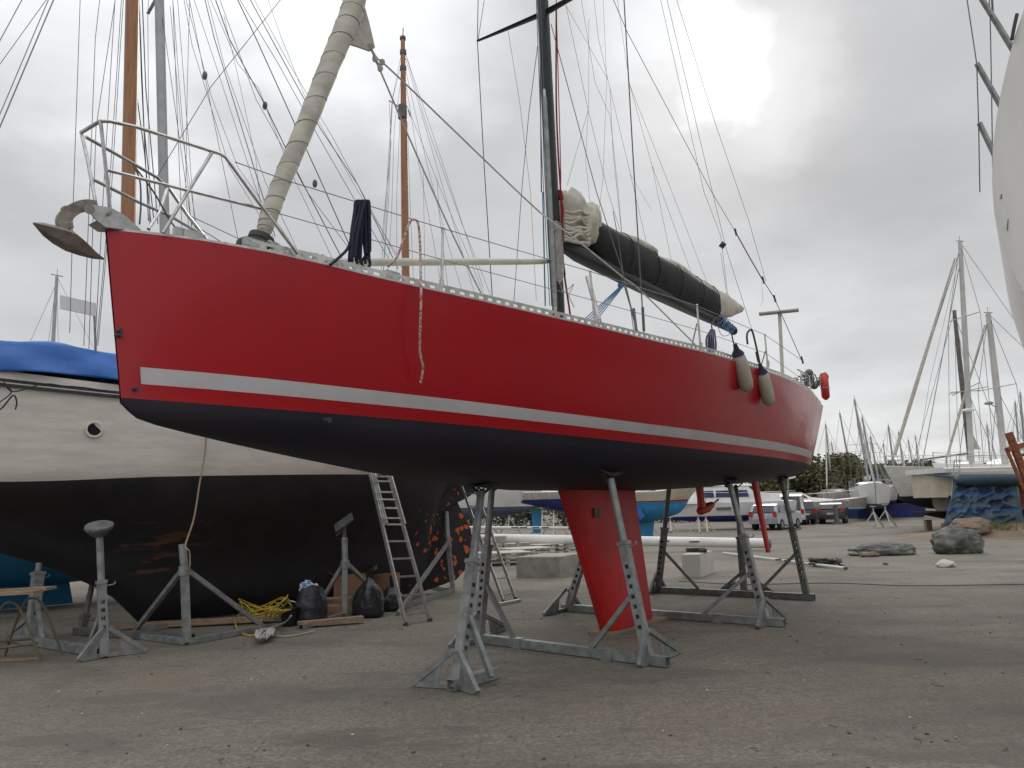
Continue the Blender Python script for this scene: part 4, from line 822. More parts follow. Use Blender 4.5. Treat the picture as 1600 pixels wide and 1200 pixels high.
def tripod(label, apex, tops, feet, beams, plate=None):
    R = thing('tripod_stand', label, 'boat stand', (feet[1].x, feet[1].y, 0), 'tripod stands under the wooden ketch')
    for i, f in enumerate(feet):
        f = V((f.x, f.y, .03)); MB().bar(apex, f, .06 if i != 1 else .085).build('leg', m_galv, R)
    mb = MB(); mb.tube([apex-V((0, 0, .1)), apex+V((0, 0, .02))], .075, 12); TB = mb
    mb.tube([apex, tops], .052, 12); mb.build('screw_post', m_galv, R)
    for a, b in beams: mb = MB(); hollow(mb, V((a.x, a.y, .045)), V((b.x, b.y, .045)), .075, .075); mb.build('base_bar', m_timber if False else m_galv, R)
    if plate:
        mb = MB(); c, ax, nn = plate; nn = V(nn).normalized(); x = (V(ax)-nn*V(ax).dot(nn)).normalized(); y = nn.cross(x); mb.loft([[c+x*(a*.17)+y*(b*.15)+nn*h for a, b in ((1, 1), (-1, 1), (-1, -1), (1, -1))] for h in (-.02, .01)]); mb.tube([c, tops], .035, 10); mb.bar(c+x*.02-V((0, 0, .12)), c-x*.14-V((0, 0, .13)), .02); mb.build('pad', m_galvd, R)
    return R
ft = gnd(292, 1008); ap = dep(288, 887, ft.y+.1); l1, l2 = gnd(210, 990), gnd(415, 985)
tripod('tripod stand with a tan rope tied round its post', ap, dep(285, 850, ft.y+.1), (l1, ft, l2), ((gnd(150, 990), ft), (ft, gnd(435, 982)), (l1, l1+V((.6, .9, 0)))))
ft = gnd(538, 965); ap = dep(539, 878, ft.y+.05); l1, l2 = gnd(478, 978), gnd(612, 955); l1 = V((l1.x, ft.y+.1, 0))
tripod('tripod stand with a tilted square pad, between the bags', ap, dep(538, 840, ft.y+.1), (gnd(490, 962), ft, gnd(608, 946)), ((gnd(470, 985), ft), (ft, gnd(620, 952)), (gnd(500, 950), ft)), (dep(537, 816, ft.y+.1), (1, .3, 0), (-.5, -.45, .75)))
ap = dep(700, 848, 16.2); f1, f2, f3 = gnd(640, 932), gnd(708, 926), gnd(660, 900)
tripod('tripod stand beside the orange patched rudder', ap, dep(697, 800, 16.4), (gnd(622, 962), f2, V((f2.x-.1, f2.y+1.2, 0))), ((gnd(620, 955), f2), (f2, V((f2.x-.6, f2.y+1.0, 0)))))

# ladders
def ladder(label, bl, br_, tl_, tr_, n, r=(.028, .065), grp=None, double=0, steps_from=.04, m=m_alu):
    R = thing('ladder', label, 'ladder', (bl+br_)/2, grp); bl, br_, tl_, tr_ = map(V, (bl, br_, tl_, tr_)); up = (br_-bl)
    for a, b in ((bl, tl_), (br_, tr_)):
        MB().bar(a, b, r[1], r[0], up=up).build('rail', m, R); MB().bar(a-(b-a).normalized()*.02, a+(b-a).normalized()*.04, r[1]*1.2, r[0]*1.3, up=up).build('rubber_foot', m_pad, R)
    rg = None
    for i in range(n):
        t = steps_from+(1-steps_from*1.5)*i/(n-1); MB().bar(bl.lerp(tl_, t), br_.lerp(tr_, t), .03, .028).build('rung', m, R)
    if double:
        nrm_ = up.cross(tl_-bl).normalized()*double
        for a, b in ((bl, tl_), (br_, tr_)): k0 = a.lerp(b, .42)+nrm_+(tl_-bl).normalized()*0; MB().bar(k0+up*.06*(1 if a is bl else -1), b.lerp(a, -.1)+nrm_+up*.06*(1 if a is bl else -1), r[1]*.9, r[0], up=up).build('rail', m, R)
        for i in range(7): t = .45+.09*i; MB().bar(bl.lerp(tl_, t)+nrm_, br_.lerp(tr_, t)+nrm_, .028, .026).build('rung', m, R)
    return R
b1_, b2l = gnd(634, 978), gnd(672, 971); tY = 13.3; t1_, t2_ = dep(577, 733, tY), dep(605, 733, tY-.2); e = .42
ladder('tall aluminium extension ladder leaning against the ketch beside the bags', b1_, b2l, t1_+(t1_-b1_)*e, t2_+(t2_-b2l)*e, 13, double=.07)
b1_, b2l = gnd(787, 941), gnd(806, 937); t1_, t2_ = dep(722, 762, 16.3), dep(742, 762, 16.1); 
L2 = ladder('light aluminium ladder with a foot bar, propped behind the nearest cradle', b1_, b2l, t1_+(t1_-b1_)*.35, t2_+(t2_-b2l)*.35, 11, r=(.025, .055))
mb = MB(); mb.bar(gnd(777, 945, .03), gnd(812, 938, .03), .08, .05); mb.build('foot_bar', m_alu, L2)

# bin bags, bucket, cable, boxes, timber under the ketch
def bag(label, p, w, h, d, seed, tied=True, contents=False, grp='black bin bags by the ketch'):
    R = thing('bin_bag', label, 'bin bag', (p.x, p.y, 0), grp); rn = random.Random(seed); ph = [rn.uniform(0, 6.3) for _ in range(9)]; mb = MB(); rg = []
    prof = [(.0, .55), (.02, .85), (.10, .98), (.3, 1.0), (.5, .94), (.68, .80), (.82, .58), (.92, .34), (1.0, .20)] if tied else [(.0, .6), (.02, .9), (.15, 1.0), (.4, 1.0), (.65, .92), (.85, .80), (1, .72)]
    pf = spl([a for a, b in prof], [b for a, b in prof])
    for i in range(25):
        t = i/24; ring = []
        for j in range(36):
            a = 2*pi*j/36; f = 1+.05*sin(3*a+ph[0]+2*t)+.04*sin(5*a+ph[1]-3*t)+.025*sin(9*a+ph[2]+7*t)+.02*sin(13*a+ph[3]-9*t)*(.4+t)+.015*sin(21*t+ph[5]+2*a); r = pf(t)*f
            ring.append(p+V((cos(a)*w/2*r, sin(a)*d/2*r, h*t*(1+.05*sin(2*a+ph[4])*t))))
        rg.append(ring)
    mb.loft(rg); mb.build('sack', m_plastic, R, ang=45)
    if tied:
        for k in range(4): a = ph[k]; mb = MB(); q = p+V((0, 0, h*.97)); mb.loft([[q+V((cos(a)*(r0+dx), sin(a)*(r0+dx), z)) for dx in (0, .012)]+[q+V((cos(a+.9)*(r0+dx)*.8, sin(a+.9)*(r0+dx)*.8, z)) for dx in (.012, 0)] for r0, z in ((.03, -.03), (.06, .06), (.08, .11+.03*k))]); mb.build('tie_handle', m_plastic, R)
    if contents:
        for k in range(5): a = ph[k]; mb = MB(); mb.ball(p+V((cos(a)*w*.22, sin(a)*d*.22, h*(.95+.05*(k % 3)))), .09, .07, .07, 9, 6, fn=lambda q: rn.uniform(.7, 1.2)); mb.build('rubbish', m_litter, R)
    return R
bag('overfull open bin bag with white and blue rubbish on top', gnd(486, 975), .48, .56, .42, 3, False, True)
bag('full tied bin bag standing right of the tripod with the tilted pad', gnd(577, 964), .52, .62, .46, 5)
bag('small slumped bin bag nearest the tall ladder', gnd(612, 954), .44, .40, .4, 8)
bk = thing('bucket', 'squat black bucket beside the overfull bin bag', 'bucket', gnd(453, 984)); c = gnd(453, 978)
mb = MB(); mb.loft([[c+V((cos(a)*r, sin(a)*r, z)) for a in [2*pi*i/24 for i in range(24)]] for r, z in ((.12, 0), (.15, .26), (.158, .27), (.14, .265), (.112, .02))], cap=True); mb.build('pail', m_plastic, bk)
mb = MB(); mb.rope([c+V((-.15, 0, .25)), c+V((-.08, -.06, .36)), c+V((.08, -.06, .36)), c+V((.15, 0, .25))], .006, 6); mb.build('handle', m_steel, bk)
yc = MB(); c = gnd(412, 968); rn = random.Random(4)
for k in range(9):
    r = rn.uniform(.22, .42); P = []; th = rn.uniform(0, 6); ox, oy = rn.uniform(-.12, .15), rn.uniform(-.15, .1)
    for i in range(15): a = th+i*.46; P.append(c+V((ox+cos(a)*r*(1+.12*sin(i*1.7)), oy+sin(a)*r*.7, .03+.035*k*(.7+.4*sin(a*2+k))+.05*max(0, sin(a+k)))))
    yc.rope(P, .012, 6, 4)
yc.rope([gnd(366, 968, .05), gnd(372, 985, .04), gnd(386, 992, .02), gnd(400, 990, .02), c+V((0, 0, .1))], .012, 6)
for k in range(4): yc.rope([gnd(415+7*k, 962, .10), gnd(420+8*k, 955, .30+.02*k), gnd(436+7*k, 952, .22)], .012, 6)
yc.build('cable_heap', m_yellow, label='heap of yellow electric cable under the ketch', cat='cable')
tr_ = MB(); rn = random.Random(9)
for k in range(5):
    P = [gnd(408+10*sin(k+i*1.1)+i*1.5, 990+8*cos(i*1.4+k), .05+.05*abs(sin(i+k))) for i in range(9)]; tr_.rope(P, .014, 6, 4)
tr_.rope([gnd(410, 985, .12), gnd(430, 978, .08), gnd(446, 972, .12), gnd(455, 962, .3)], .012, 6); tr_.rope([gnd(415, 992, .02), gnd(450, 994, .02), gnd(492, 986, .02)], .010, 6)
tr_.build('rope_tangle', m_rope, label='tangle of pale rope round the base corner of the tripod', cat='rope')
def carton(label, p, w, d, h, rz, m=m_card, open_=True, z=0.):
    R = thing('carton', label, 'cardboard box', (p.x, p.y, z), 'cardboard boxes under the ketch'); c = V((p.x, p.y, z+h/2)); mb = MB(); mb.box(c, w, d, h, rz, ax=(cos(rz), sin(rz), 0)); mb.build('box', m, R)
    if open_:
        X = V((cos(rz), sin(rz), 0)); Yv = V((-X.y, X.x, 0))
        for s in (1, -1): a = c+X*(s*w/2)+V((0, 0, h/2)); mb = MB(); mb.ext([a+Yv*d/2, a-Yv*d/2, a-Yv*d/2+X*s*w*.25+V((0, 0, .1)), a+Yv*d/2+X*s*w*.3+V((0, 0, .14))], V((0, 0, .008))); mb.build('flap', m, R)
    return R
carton('large brown carton behind the middle bin bags', gnd(548, 945), .62, .45, .55, .25); carton('brown carton nearest the keel, right of the large one', gnd(597, 938), .6, .4, .50, -.1, open_=False)
carton('flattened pale carton low under the tripod', gnd(525, 958), .5, .35, .25, .1, m_timber, False); carton('small brown carton beside the open bin bag', gnd(516, 966), .3, .3, .2, .5, open_=False)
rn = random.Random(2)
for k, (x, y, dx, lab) in enumerate(((175, 985, 2.4, 'long timber plank on the ground under the tan-rope tripod'), (250, 982, 1.9, 'reddish timber baulk lying along the ketch keel'), (465, 982, .9, 'short timber offcut behind the bin bag'))):
    p = gnd(x, y); mb = MB(); mb.bar(p+V((0, 0, .06)), p+V((dx, .35, .075)), .16, .07); mb.build('timber', m_timber, label=lab, cat='timber')
p = gnd(20, 1033); mb = MB(); mb.loft([[p+V((a, b, z)) for a, b in ((-.3, -.04), (.1, -.05), (.35, -.01), (.33, .03), (0, .04), (-.3, .05))] for z in (.005, .03)]); mb.build('wood_scrap', m_timber, label='pale splintered wood scrap lying below the trestle', cat='wood')
# trestle at the left edge
TRs = thing('trestle', 'trestle of bent green-brown tube with timber planks on top, at the left edge', 'trestle', gnd(30, 1030)); m_tt = mat('mossy_tube', (.10, .10, .06), .7, metal=.2, col2=(.16, .12, .07), scale=8)
Yb = gnd(62, 1035).y
for dy in (0, .45):
    mb = MB(); mb.rope([dep(64, 1035-(0), Yb+dy) if dy == 0 else dep(64, 1035, Yb)+V((0, dy, 0)), dep(42, 975, Yb)+V((0, dy, 0)), dep(28, 947, Yb)+V((0, dy, 0)), dep(14, 941, Yb)+V((0, dy, 0)), dep(2, 950, Yb)+V((0, dy, 0)), dep(-14, 985, Yb)+V((0, dy, 0)), dep(-32, 1040, Yb)+V((0, dy, 0))], .016, 7); mb.build('leg_frame', m_tt, TRs)
mb = MB(); mb.tube([dep(-40, 1018, Yb), dep(54, 1006, Yb)+V((0, .05, 0))], .018, 7); mb.build('cross_tube', m_tt, TRs)
mb = MB(); mb.tube([dep(-40, 1006, Yb+.4), dep(50, 998, Yb+.4)], .018, 7); mb.build('cross_tube', m_tt, TRs)
for dy, y0, w in ((-.02, 933, .20), (.24, 931, .22)):
    a = dep(-60, y0+2, Yb); b = dep(62, y0-5, Yb); mb = MB(); mb.bar(a+V((0, dy, .03)), b+V((0, dy, .03)), w, .035); mb.build('plank', m_timber, TRs)

# ================================================================== blue boat beyond the ketch, and generic boats
def boat(name, label, fr, L, B, zk, zw, zs, mats, cat='sailboat', group=None, transom=.7, rake=.6, keel=None, keelm=None, cabin=True, masts=(), deckm=m_white2, wl=None, stem=.0):
    """hull from s=0 (bow) to s=L, plus keel, rudder, cabin with windows and the masts given as (s, height, radius)"""
    R = thing(name, label, cat, fr.w(L*.5, 0, 0), group)
    bs = spl([0, .08*L, .25*L, .5*L, .75*L, L], [.02, .34*B/2, .76*B/2, B/2, .96*B/2, transom*B/2]); bw = spl([0, .08*L, .25*L, .5*L, .75*L, L], [.015, .2*B/2, .58*B/2, .88*B/2, .82*B/2, transom*.75*B/2])
    z_s = spl([0, .5*L, L], [zs+.30, zs, zs+.03]); zww = spl([0, L], [zw, zw]); zkk = spl([0, .1*L, .5*L, L], [zw-.05, zw-(zw-zk)*.6, zk, zw-.12])
    s_ = [L*i/18 for i in range(19)]
    mb, r_ = hull(fr, s_, bs, z_s, bw, zww, zkk, [1, .9, .6, .3, .12, 0], None, nb=6, rake_top=lambda s: -rake*max(0, 1-s/(.3*L)), shape=.9, mfun=lambda a, b, j: (2 if j == 4 else 0) if j < 5 else 1)
    mb.build('hull', mats, R, ang=45)
    MB().loft([[fr.w(s-rake*max(0, 1-s/(.3*L)), bs(s)*k, z_s(s)-.01+.05*(1-k*k)) for k in (1, .5, 0, -.5, -1)] for s in s_], closed=False, cap=False).build('deck', deckm, R)
    if keel:
        for s0, s1, z0 in keel: mb = MB(); mb.loft([[fr.w(s0+(s1-s0)*x+o, y, z) for x, y in ((0, 0), (.2, .09), (.6, .08), (1, 0), (.6, -.08), (.2, -.09))] for z, o in ((zk+.3, 0), (z0, .15))]); mb.build('keel', keelm or mats[1], R)
    if cabin:
        c0, c1, hh, ww = cabin if isinstance(cabin, tuple) else (.28*L, .68*L, .42, .33*B)
        mb = MB(); zz = z_s(L*.5); P = [(c0-.3, .02, .55), (c0+.25, hh*.8, .9), (c0+.9, hh, 1), (c1-.2, hh*1.05, 1), (c1, .02, .98)]
        mb.loft([[fr.w(s, ww*k*q, zz+h*t) for q, t in ((1, 0), (.93, .75), (.75, 1), (0, 1.1), (-.75, 1), (-.93, .75), (-1, 0))] for s, h, k in P]); mb.build('cabin', deckm, R)
        nw = 3
        for sg in (1, -1):
            for i in range(nw):
                a = c0+.5+(c1-c0-.9)*i/nw; b = a+(c1-c0-.9)/nw*.72; z0, z1 = zz+hh*.28, zz+hh*.70
                mb = MB(); mb.loft([[fr.w(a, sg*ww*.975+sg*d, z0), fr.w(b, sg*ww*.975+sg*d, z0), fr.w(b-.03, sg*ww*.94+sg*d, z1), fr.w(a+.05, sg*ww*.94+sg*d, z1)] for d in (-.02, .012)]); mb.build('window', m_win, R)
    pl = MB(); 
    for sg in (1, -1):
        pl.tube([fr.w(s-rake*max(0, 1-s/(.3*L)), sg*(bs(s)-.06), z_s(s)+.58) for s in (0.1, .1*L, .3*L, .5*L, .7*L, .9*L, L-.05)], .012, 4)
        for s in (.1, .1*L, .3*L, .5*L, .7*L, .9*L, L-.05): pl.tube([fr.w(s-rake*max(0, 1-s/(.3*L)), sg*(bs(s)-.06), z_s(s)), fr.w(s-rake*max(0, 1-s/(.3*L)), sg*(bs(s)-.06), z_s(s)+.58)], .014, 4)
    pl.build('guard_rail', m_steel, R)
    return R, z_s, bs
def rig(R, fr, base, top, r, m=m_alu, bow=None, stern=None, beam=1.1, spr=(.5,), boom=None, wr=.008, furl=None, wm=m_wirel, mast_name='mast', sheer=None):
    base, top = V(base), V(top); mb = MB(); mb.tube([base-(top-base).normalized()*.3, base.lerp(top, .6), top], [r, r, r*.75], 8); MA = mb.build(mast_name, m, R)
    hd = MB(); hd.tube([top+V((0, 0, .0)), top+V((0, 0, .35))], .012, 4); hd.bar(top-fr.u*.25+V((0, 0, .05)), top+fr.u*.25+V((0, 0, .05)), .03); hd.build('masthead_gear', m_wire, MA)
    zb = sheer if sheer is not None else base.z
    for q in spr:
        c = base.lerp(top, q); l = beam*(.75 if q > .6 else .9)
        mb = MB(); mb.bar(c-fr.n*l+V((0, 0, .05)), c+fr.n*l+V((0, 0, .05)), .07, .03); mb.build('spreader', m, MA)
    for sg in (1, -1):
        P = [top]+[base.lerp(top, q)+fr.n*(sg*beam*(.75 if q > .6 else .9)) for q in sorted(spr, reverse=True)]+[V((base.x, base.y, zb))+fr.n*(sg*beam)]
        MB().tube(P, wr, 4).build('shroud', wm, R)
        MB().tube([base.lerp(top, min(spr) if spr else .5), V((base.x, base.y, zb))+fr.n*(sg*beam)+fr.u*.4], wr, 4).build('shroud', wm, R)
    if bow is not None:
        MB().tube([base.lerp(top, .97), bow], wr*1.2, 4).build('forestay', wm, R)
        if furl: a = bow.lerp(base.lerp(top, .97), .04); mb = MB(); mb.tube([a, a.lerp(top, .3), a.lerp(top, .92)], [furl*.8, furl, furl*.45], 8); mb.build('furled_headsail', m_sail, R)
    if stern is not None: MB().tube([top, stern], wr, 4).build('backstay', wm, R)
    if boom:
        c = base.lerp(top, boom[1]); mb = MB(); mb.tube([c, c+fr.u*boom[0]+V((0, 0, boom[2] if len(boom) > 2 else .1))], .07, 8); mb.build('boom', m, R)
        if len(boom) > 3: mb = MB(); e = c+fr.u*boom[0]+V((0, 0, boom[2])); mb.tube([c+V((0, 0, .2)), c.lerp(e, .4)+V((0, 0, .18)), e+V((0, 0, .1))], [.2, .17, .08], 8); mb.build('sail_cover', boom[3], R)
    return MA
BF = Frame(KT.K+KT.u*-5.6-KT.n*4.35, 40)
Rb, zsb, bsb = boat('sailing_boat', 'low blue-bottomed sailing boat mostly hidden behind the wooden ketch, grey mast', BF, 10.2, 2.9, .42, 1.6, 2.45, [m_white, m_blueaf, m_blueaf], cabin=False, keel=[(1.5, 5.4, .02)], keelm=m_blueaf, rake=.3)
bb = BF.at(257, 345); bt_ = BF.at(249, 0); s_m = BF.sz(bb)[0]
mt_ = bb+(bt_-bb)*1.8; mb_ = bb-(bt_-bb)*.45
rig(Rb, BF, mb_, mt_, .115, m_galv if False else mat('grey_spar', (.38, .39, .39), .4, metal=.4, col2=(.32, .33, .33), scale=3), beam=1.3, spr=(.655,), wr=.007, wm=m_wire, bow=BF.w(.2, 0, 2.7), stern=BF.w(10, 0, 2.5))
mb = MB(); c = BF.at(122, 478); mb.bar(BF.at(95, 472, .3), BF.at(149, 484, -.3), .05, .28, up=(0, 0, 1)); mb.build('flat_antenna', m_white2, Rb); mb = MB(); mb.tube([BF.at(147, 480, -.3), BF.at(150, 560, -.3)], .025, 6); mb.build('antenna_pole', m_galv, Rb)

from mathutils.noise import noise as NZ3
# ================================================================== BIG WHITE HULL at the right edge
BW_ = Frame((0, 0, 0), 56)
def wb(s, pts): return [p+BW_.u*s for p in pts]
prof = [(1612, -10), (1600, 14), (1585, 58), (1574, 100), (1564, 145), (1556, 190), (1551, 235), (1550, 285), (1553, 330), (1562, 372), (1578, 415), (1600, 458), (1640, 520), (1720, 600)]
base = [dep(x, y, 5.0+.05*i*0) for i, (x, y) in enumerate(prof)]
Rw = thing('motor_yacht', 'large white hull looming overhead at the right edge of the photo', 'yacht', (base[-1].x+1, 5, 0))
mb = MB(); rg = []; top_in = base[0]+BW_.n*2.2
def far_side(p, ax): q = p-ax; k = q.dot(BW_.n); return p-BW_.n*(2*k)
axp = base[0]+BW_.n*1.7
for s, k in ((0, 1), (.5, 1.0), (1.2, 1.0), (2.4, 1.0), (4, .98), (6, .92), (8, .75), (9.5, .45), (10.5, .05)):
    near_ = [axp+BW_.u*s+V((0, 0, (p-axp).z))+BW_.n*((p-axp).dot(BW_.n)*k)+BW_.u*((p-axp).dot(BW_.u)*(1 if s < .3 else max(0, 1-s/1.2))) for p in base]
    ring = near_+[far_side(p, axp+BW_.u*s) for p in reversed(near_)]; rg.append(ring)
mb.loft(rg, closed=True, cap=True); mb.build('hull', m_weather, Rw, ang=50)
def edgept(x, y, Yd, out=.012): return dep(x, y, Yd)
cs = MB(); 
def onhull(x, y):                        # where the photo ray meets the near flank of that hull
    d = ray(x, y); best = None
    for i in range(len(base)-1):
        a, b = base[i], base[i+1]; nn = (b-a).cross(BW_.u).normalized(); t = (a-CP).dot(nn)/d.dot(nn)
        if t <= 0: continue
        p = CP+d*t; r = (p-a); e = (b-a); ee = e-BW_.u*e.dot(BW_.u); f = (r-BW_.u*r.dot(BW_.u)).dot(ee)/ee.dot(ee)
        if -.02 <= f <= 1.02 and (p-a).dot(BW_.u) > -.6 and (best is None or t < best[0]): best = (t, p)
    return best[1]-d.normalized()*.012 if best else None
mb = MB(); mb.tube([dep(x, y, 4.985) for x, y in ((1608, 236), (1596, 262), (1584, 296), (1576, 330), (1574, 360))], .003, 5); mb.build('seam_line', m_galvd, Rw)
Pq = [dep(x, y, 4.985) for x, y in ((1600, 172), (1592, 195), (1583, 222), (1574, 255), (1568, 285), (1564, 310))]; Pq = [p for p in Pq if p is not None]
if len(Pq) > 2: cs.tube(Pq, .006, 5); cs.build('cove_line', m_galvd, Rw)
vt = MB(); vt.tube(smooth_path([dep(1589, 22, 4.98), dep(1584, 45, 4.98), dep(1581, 62, 4.98)], 3), .012, 6); vt.build('fairlead', m_pad, Rw); vt = MB(); vt.tube([dep(1562, 318, 5.0), dep(1561, 334, 5), dep(1562, 350, 5)], [.002, .012, .002], 6)
mw = MB(); mw.tube([dep(1660, 560, 12), dep(1648, -200, 12)], .12, 10); MWo = mw.build('mast', m_galv, Rw)
for a, b in (((1530, -8), (1600, 105)), ((1526, 99), (1640, 300)), ((1530, 192), (1620, 380))): q = MB(); q.bar(dep(*a, 12), dep(*b, 12), .07, .05, w2=.10); q.build('spreader', m_galv, MWo)
wires([([(1508, -20), (1526, 99), (1529, 192), (1531, 300)], .010), ([(1544, -20), (1547, 22), (1549, 130), (1551, 260)], .010), ([(1549, -20), (1551, 22)], .02)], Rw, 'shroud', m_wire, at=lambda x, y, l=0: dep(x, y, 12), seg=5)

# ================================================================== FAR SETTING
m_hill = mat('distant_woodland', (.045, .055, .035), .95, col2=(.07, .075, .05), scale=.08, det=8, bump=1.0, bscale=.5)
hl = MB(); rg = []; rn = random.Random(12)
for i in range(121):
    x = -420+i*8; hgt = 3.2+2.2*sin(x*.013+1)+1.6*sin(x*.037)+.9*sin(x*.11)+(4.5 if x > 60 else 0)*min(1, (x-60)/60 if x > 60 else 0)+rn.uniform(-.35, .35)
    rg.append([V((x, 330, -1)), V((x, 332, hgt*.7)), V((x, 340, hgt)), V((x, 400, hgt*1.05)), V((x, 480, -1))])
hl.loft(rg, closed=False, cap=False); hl.build('hills', m_hill, org=(0, 330, 0), kind='structure', ang=60)
mo = MB(); rg = []; mc_ = dep(1560, 826, 32.4); mc_.z = 0 
for i in range(33):
    t = i/32; x = mc_.x-3.6+t*14; h = .42*max(0,sin(pi*min(.8, t*1.6+.0)))**.8*(1+.2*sin(i*1.3)) if t < .6 else .42*(1+.15*sin(i*1.9))
    rg.append([V((x, mc_.y-1.3+.2*sin(i), -.02)), V((x, mc_.y-.6, h*.55)), V((x, mc_.y+.2, h)), V((x, mc_.y+1.6, h*.8)), V((x, mc_.y+3, -.02))])
mo.loft(rg, closed=False, cap=False); mo.build('dirt_bank', m_dirt, kind='structure')
gr = MB(); rn = random.Random(3)
for i in range(1500):
    x = mc_.x-1.0+rn.random()**1*10; y = mc_.y+rn.uniform(-.5, 1.4); h = rn.uniform(.08, .26)*(1.4 if rn.random() < .1 else 1); a = rn.uniform(0, 6); w = rn.uniform(.02, .05)
    gr.add([(x-cos(a)*w, y-sin(a)*w, .25), (x+cos(a)*w, y+sin(a)*w, .25), (x+rn.uniform(-.1, .1), y+rn.uniform(-.1, .1), .38+h)], [(0, 1, 2)])
gr.build('grass', m_grass, kind='stuff', label='dry grass and weeds growing on the orange dirt bank')

def tree(label, x, Y, h, w, seed, m=m_leaf, dens=2600, name='tree'):
    p = dep(x, 800, Y); p.z = 0; rn = random.Random(seed); R = thing(name, label, 'tree', p, 'trees beyond the yard')
    tk = MB(); tk.tube([p, p+V((.1, 0, h*.3)), p+V((.0, .1, h*.62))], [.16, .12, .06], 7)
    for k in range(5): a = rn.uniform(0, 6.3); tk.tube([p+V((0, 0, h*(.25+.07*k))), p+V((cos(a)*w*.22, sin(a)*w*.22, h*(.48+.06*k))), p+V((cos(a)*w*.36, sin(a)*w*.36, h*(.62+.06*k)))], [.07, .045, .02], 5)
    tk.build('trunk', m_bark, R); cr = MB(); bl = []
    for k in range(13): a = rn.uniform(0, 6.3); r = rn.uniform(0, .36)*w; z = rn.uniform(.2, .82)*h; bl.append((V((cos(a)*r, sin(a)*r, z)), rn.uniform(.16, .28)*w*(1.05-abs(z/h-.45))))
    for i in range(dens):
        c, r = rn.choice(bl); q = V((rn.gauss(0, 1), rn.gauss(0, 1), rn.gauss(0, 1))).normalized()*r*rn.uniform(.55, 1.12); q.z *= .8; q += c
        s = rn.uniform(.08, .21)*(.7+h/10); n1 = V((rn.gauss(0, 1), rn.gauss(0, 1), rn.gauss(0, 1))).normalized(); a, b = perp(n1); cr.add([p+q+a*s, p+q+b*s*.7, p+q-a*s*.8, p+q-b*s*.6], [(0, 1, 2, 3)])
    return cr.build('crown', m, R)
TREES = [(1215, 68, 4.2, 5, 'olive green tree seen just right of the red rudder'), (1242, 74, 5.1, 6, 'rounded tree behind the silver car'), (1268, 70, 5.3, 6, 'brownish tree behind the white van'), (1296, 72, 5.8, 6, 'tall tree behind the motor boat mast'), (1320, 74, 5.6, 6, 'tree behind the small black car'),
         (1348, 78, 5.6, 6, 'tree between the crowded grey masts'), (1376, 84, 5.6, 7, 'tree behind the rightmost stack of white yachts'), (1402, 92, 5.2, 7, 'darker tree near the bow of the big white ketch'), (1430, 110, 6.2, 8, 'dark far tree above the ketch foredeck'), (1462, 120, 6.6, 9, 'dark far tree above the cream cabin'),
         (1500, 125, 6.2, 9, 'dark far tree behind the brown mast foot'), (1195, 80, 4.0, 6, 'low tree left of the red rudder')]
for i, (x, Y, h, w, lab) in enumerate(TREES): tree(lab, x, Y, h*1.14, w*1.1, 100+i, m_leafd if i in (7, 8, 9, 10) else m_leaf)
for i, x in enumerate((690, 735, 785, 830, 880, 930, 985, 1040, 1100, 1160)):
    tree(('dark low shrub under the %s' % ['grey-blue hull, leftmost of the row', 'middle of the grey-blue hull', 'bow of the grey-blue hull', 'navy hull', 'boats, left of the red keel', 'boats, hidden by the red keel', 'turquoise hull', 'bow of the motor cruiser', 'middle of the motor cruiser', 'stern of the motor cruiser'][i]), x, 66+(i*7) % 9, 1.75+(i % 3)*.2, 5.5, 200+i, m_leafd, 900, 'shrub')

# ------------------------------------------------------------------ far boats
def far(label, bowpx, Y, deg, L, B, zk, zw, zs, mats, **kw):
    b = dep(bowpx[0], bowpx[1], Y); f = Frame((b.x, b.y, 0), deg); R, zs_, bs = boat(kw.pop('name', 'sailing_boat'), label, f, L, B, zk, zw, zs, mats, **kw); return R, f
G1 = 'laid-up boats in the background'
W_ = [m_white2, m_greyaf, m_white2]
R1_, f1_ = far('white boat with grey-blue bottom, behind the nearest cradle posts', (836, 775), 42, 183, 10.5, 3.0, 1.05, 1.72, 2.62, W_, group=G1)
R2_, f2_ = far('small white boat with navy bottom and pale blue rudder, left of the red keel', (1010, 775), 39, 184, 6.3, 2.3, 1.25, 1.98, 2.35, [m_grime, m_navaf, m_navaf], group=G1, keel=[(2.2, 3.4, .3)], cabin=(2, 4.2, .25, .7))
mb = MB(); mb.ext([dep(x, y, 38.6) for x, y in ((830, 797), (846, 797), (845, 833), (833, 833))], V((0, .1, 0))); mb.build('rudder', m_turq, R2_)
R3_, f3_ = far('cream sailing boat with turquoise bottom, right of the red keel', (1074, 772), 36, 186, 4.4, 2.6, .85, 1.75, 2.2, [m_creamh, m_turq, m_roper], group=G1, keel=[(1.6, 2.6, .12)], cabin=(1.2, 3.4, .30, .8))
mb = MB(); mb.ext([dep(x, y, 34.6) for x, y in ((982, 782), (990, 779), (1008, 806), (1001, 812))], V((0, .08, 0))); mb.build('rudder', m_tarp, R3_)
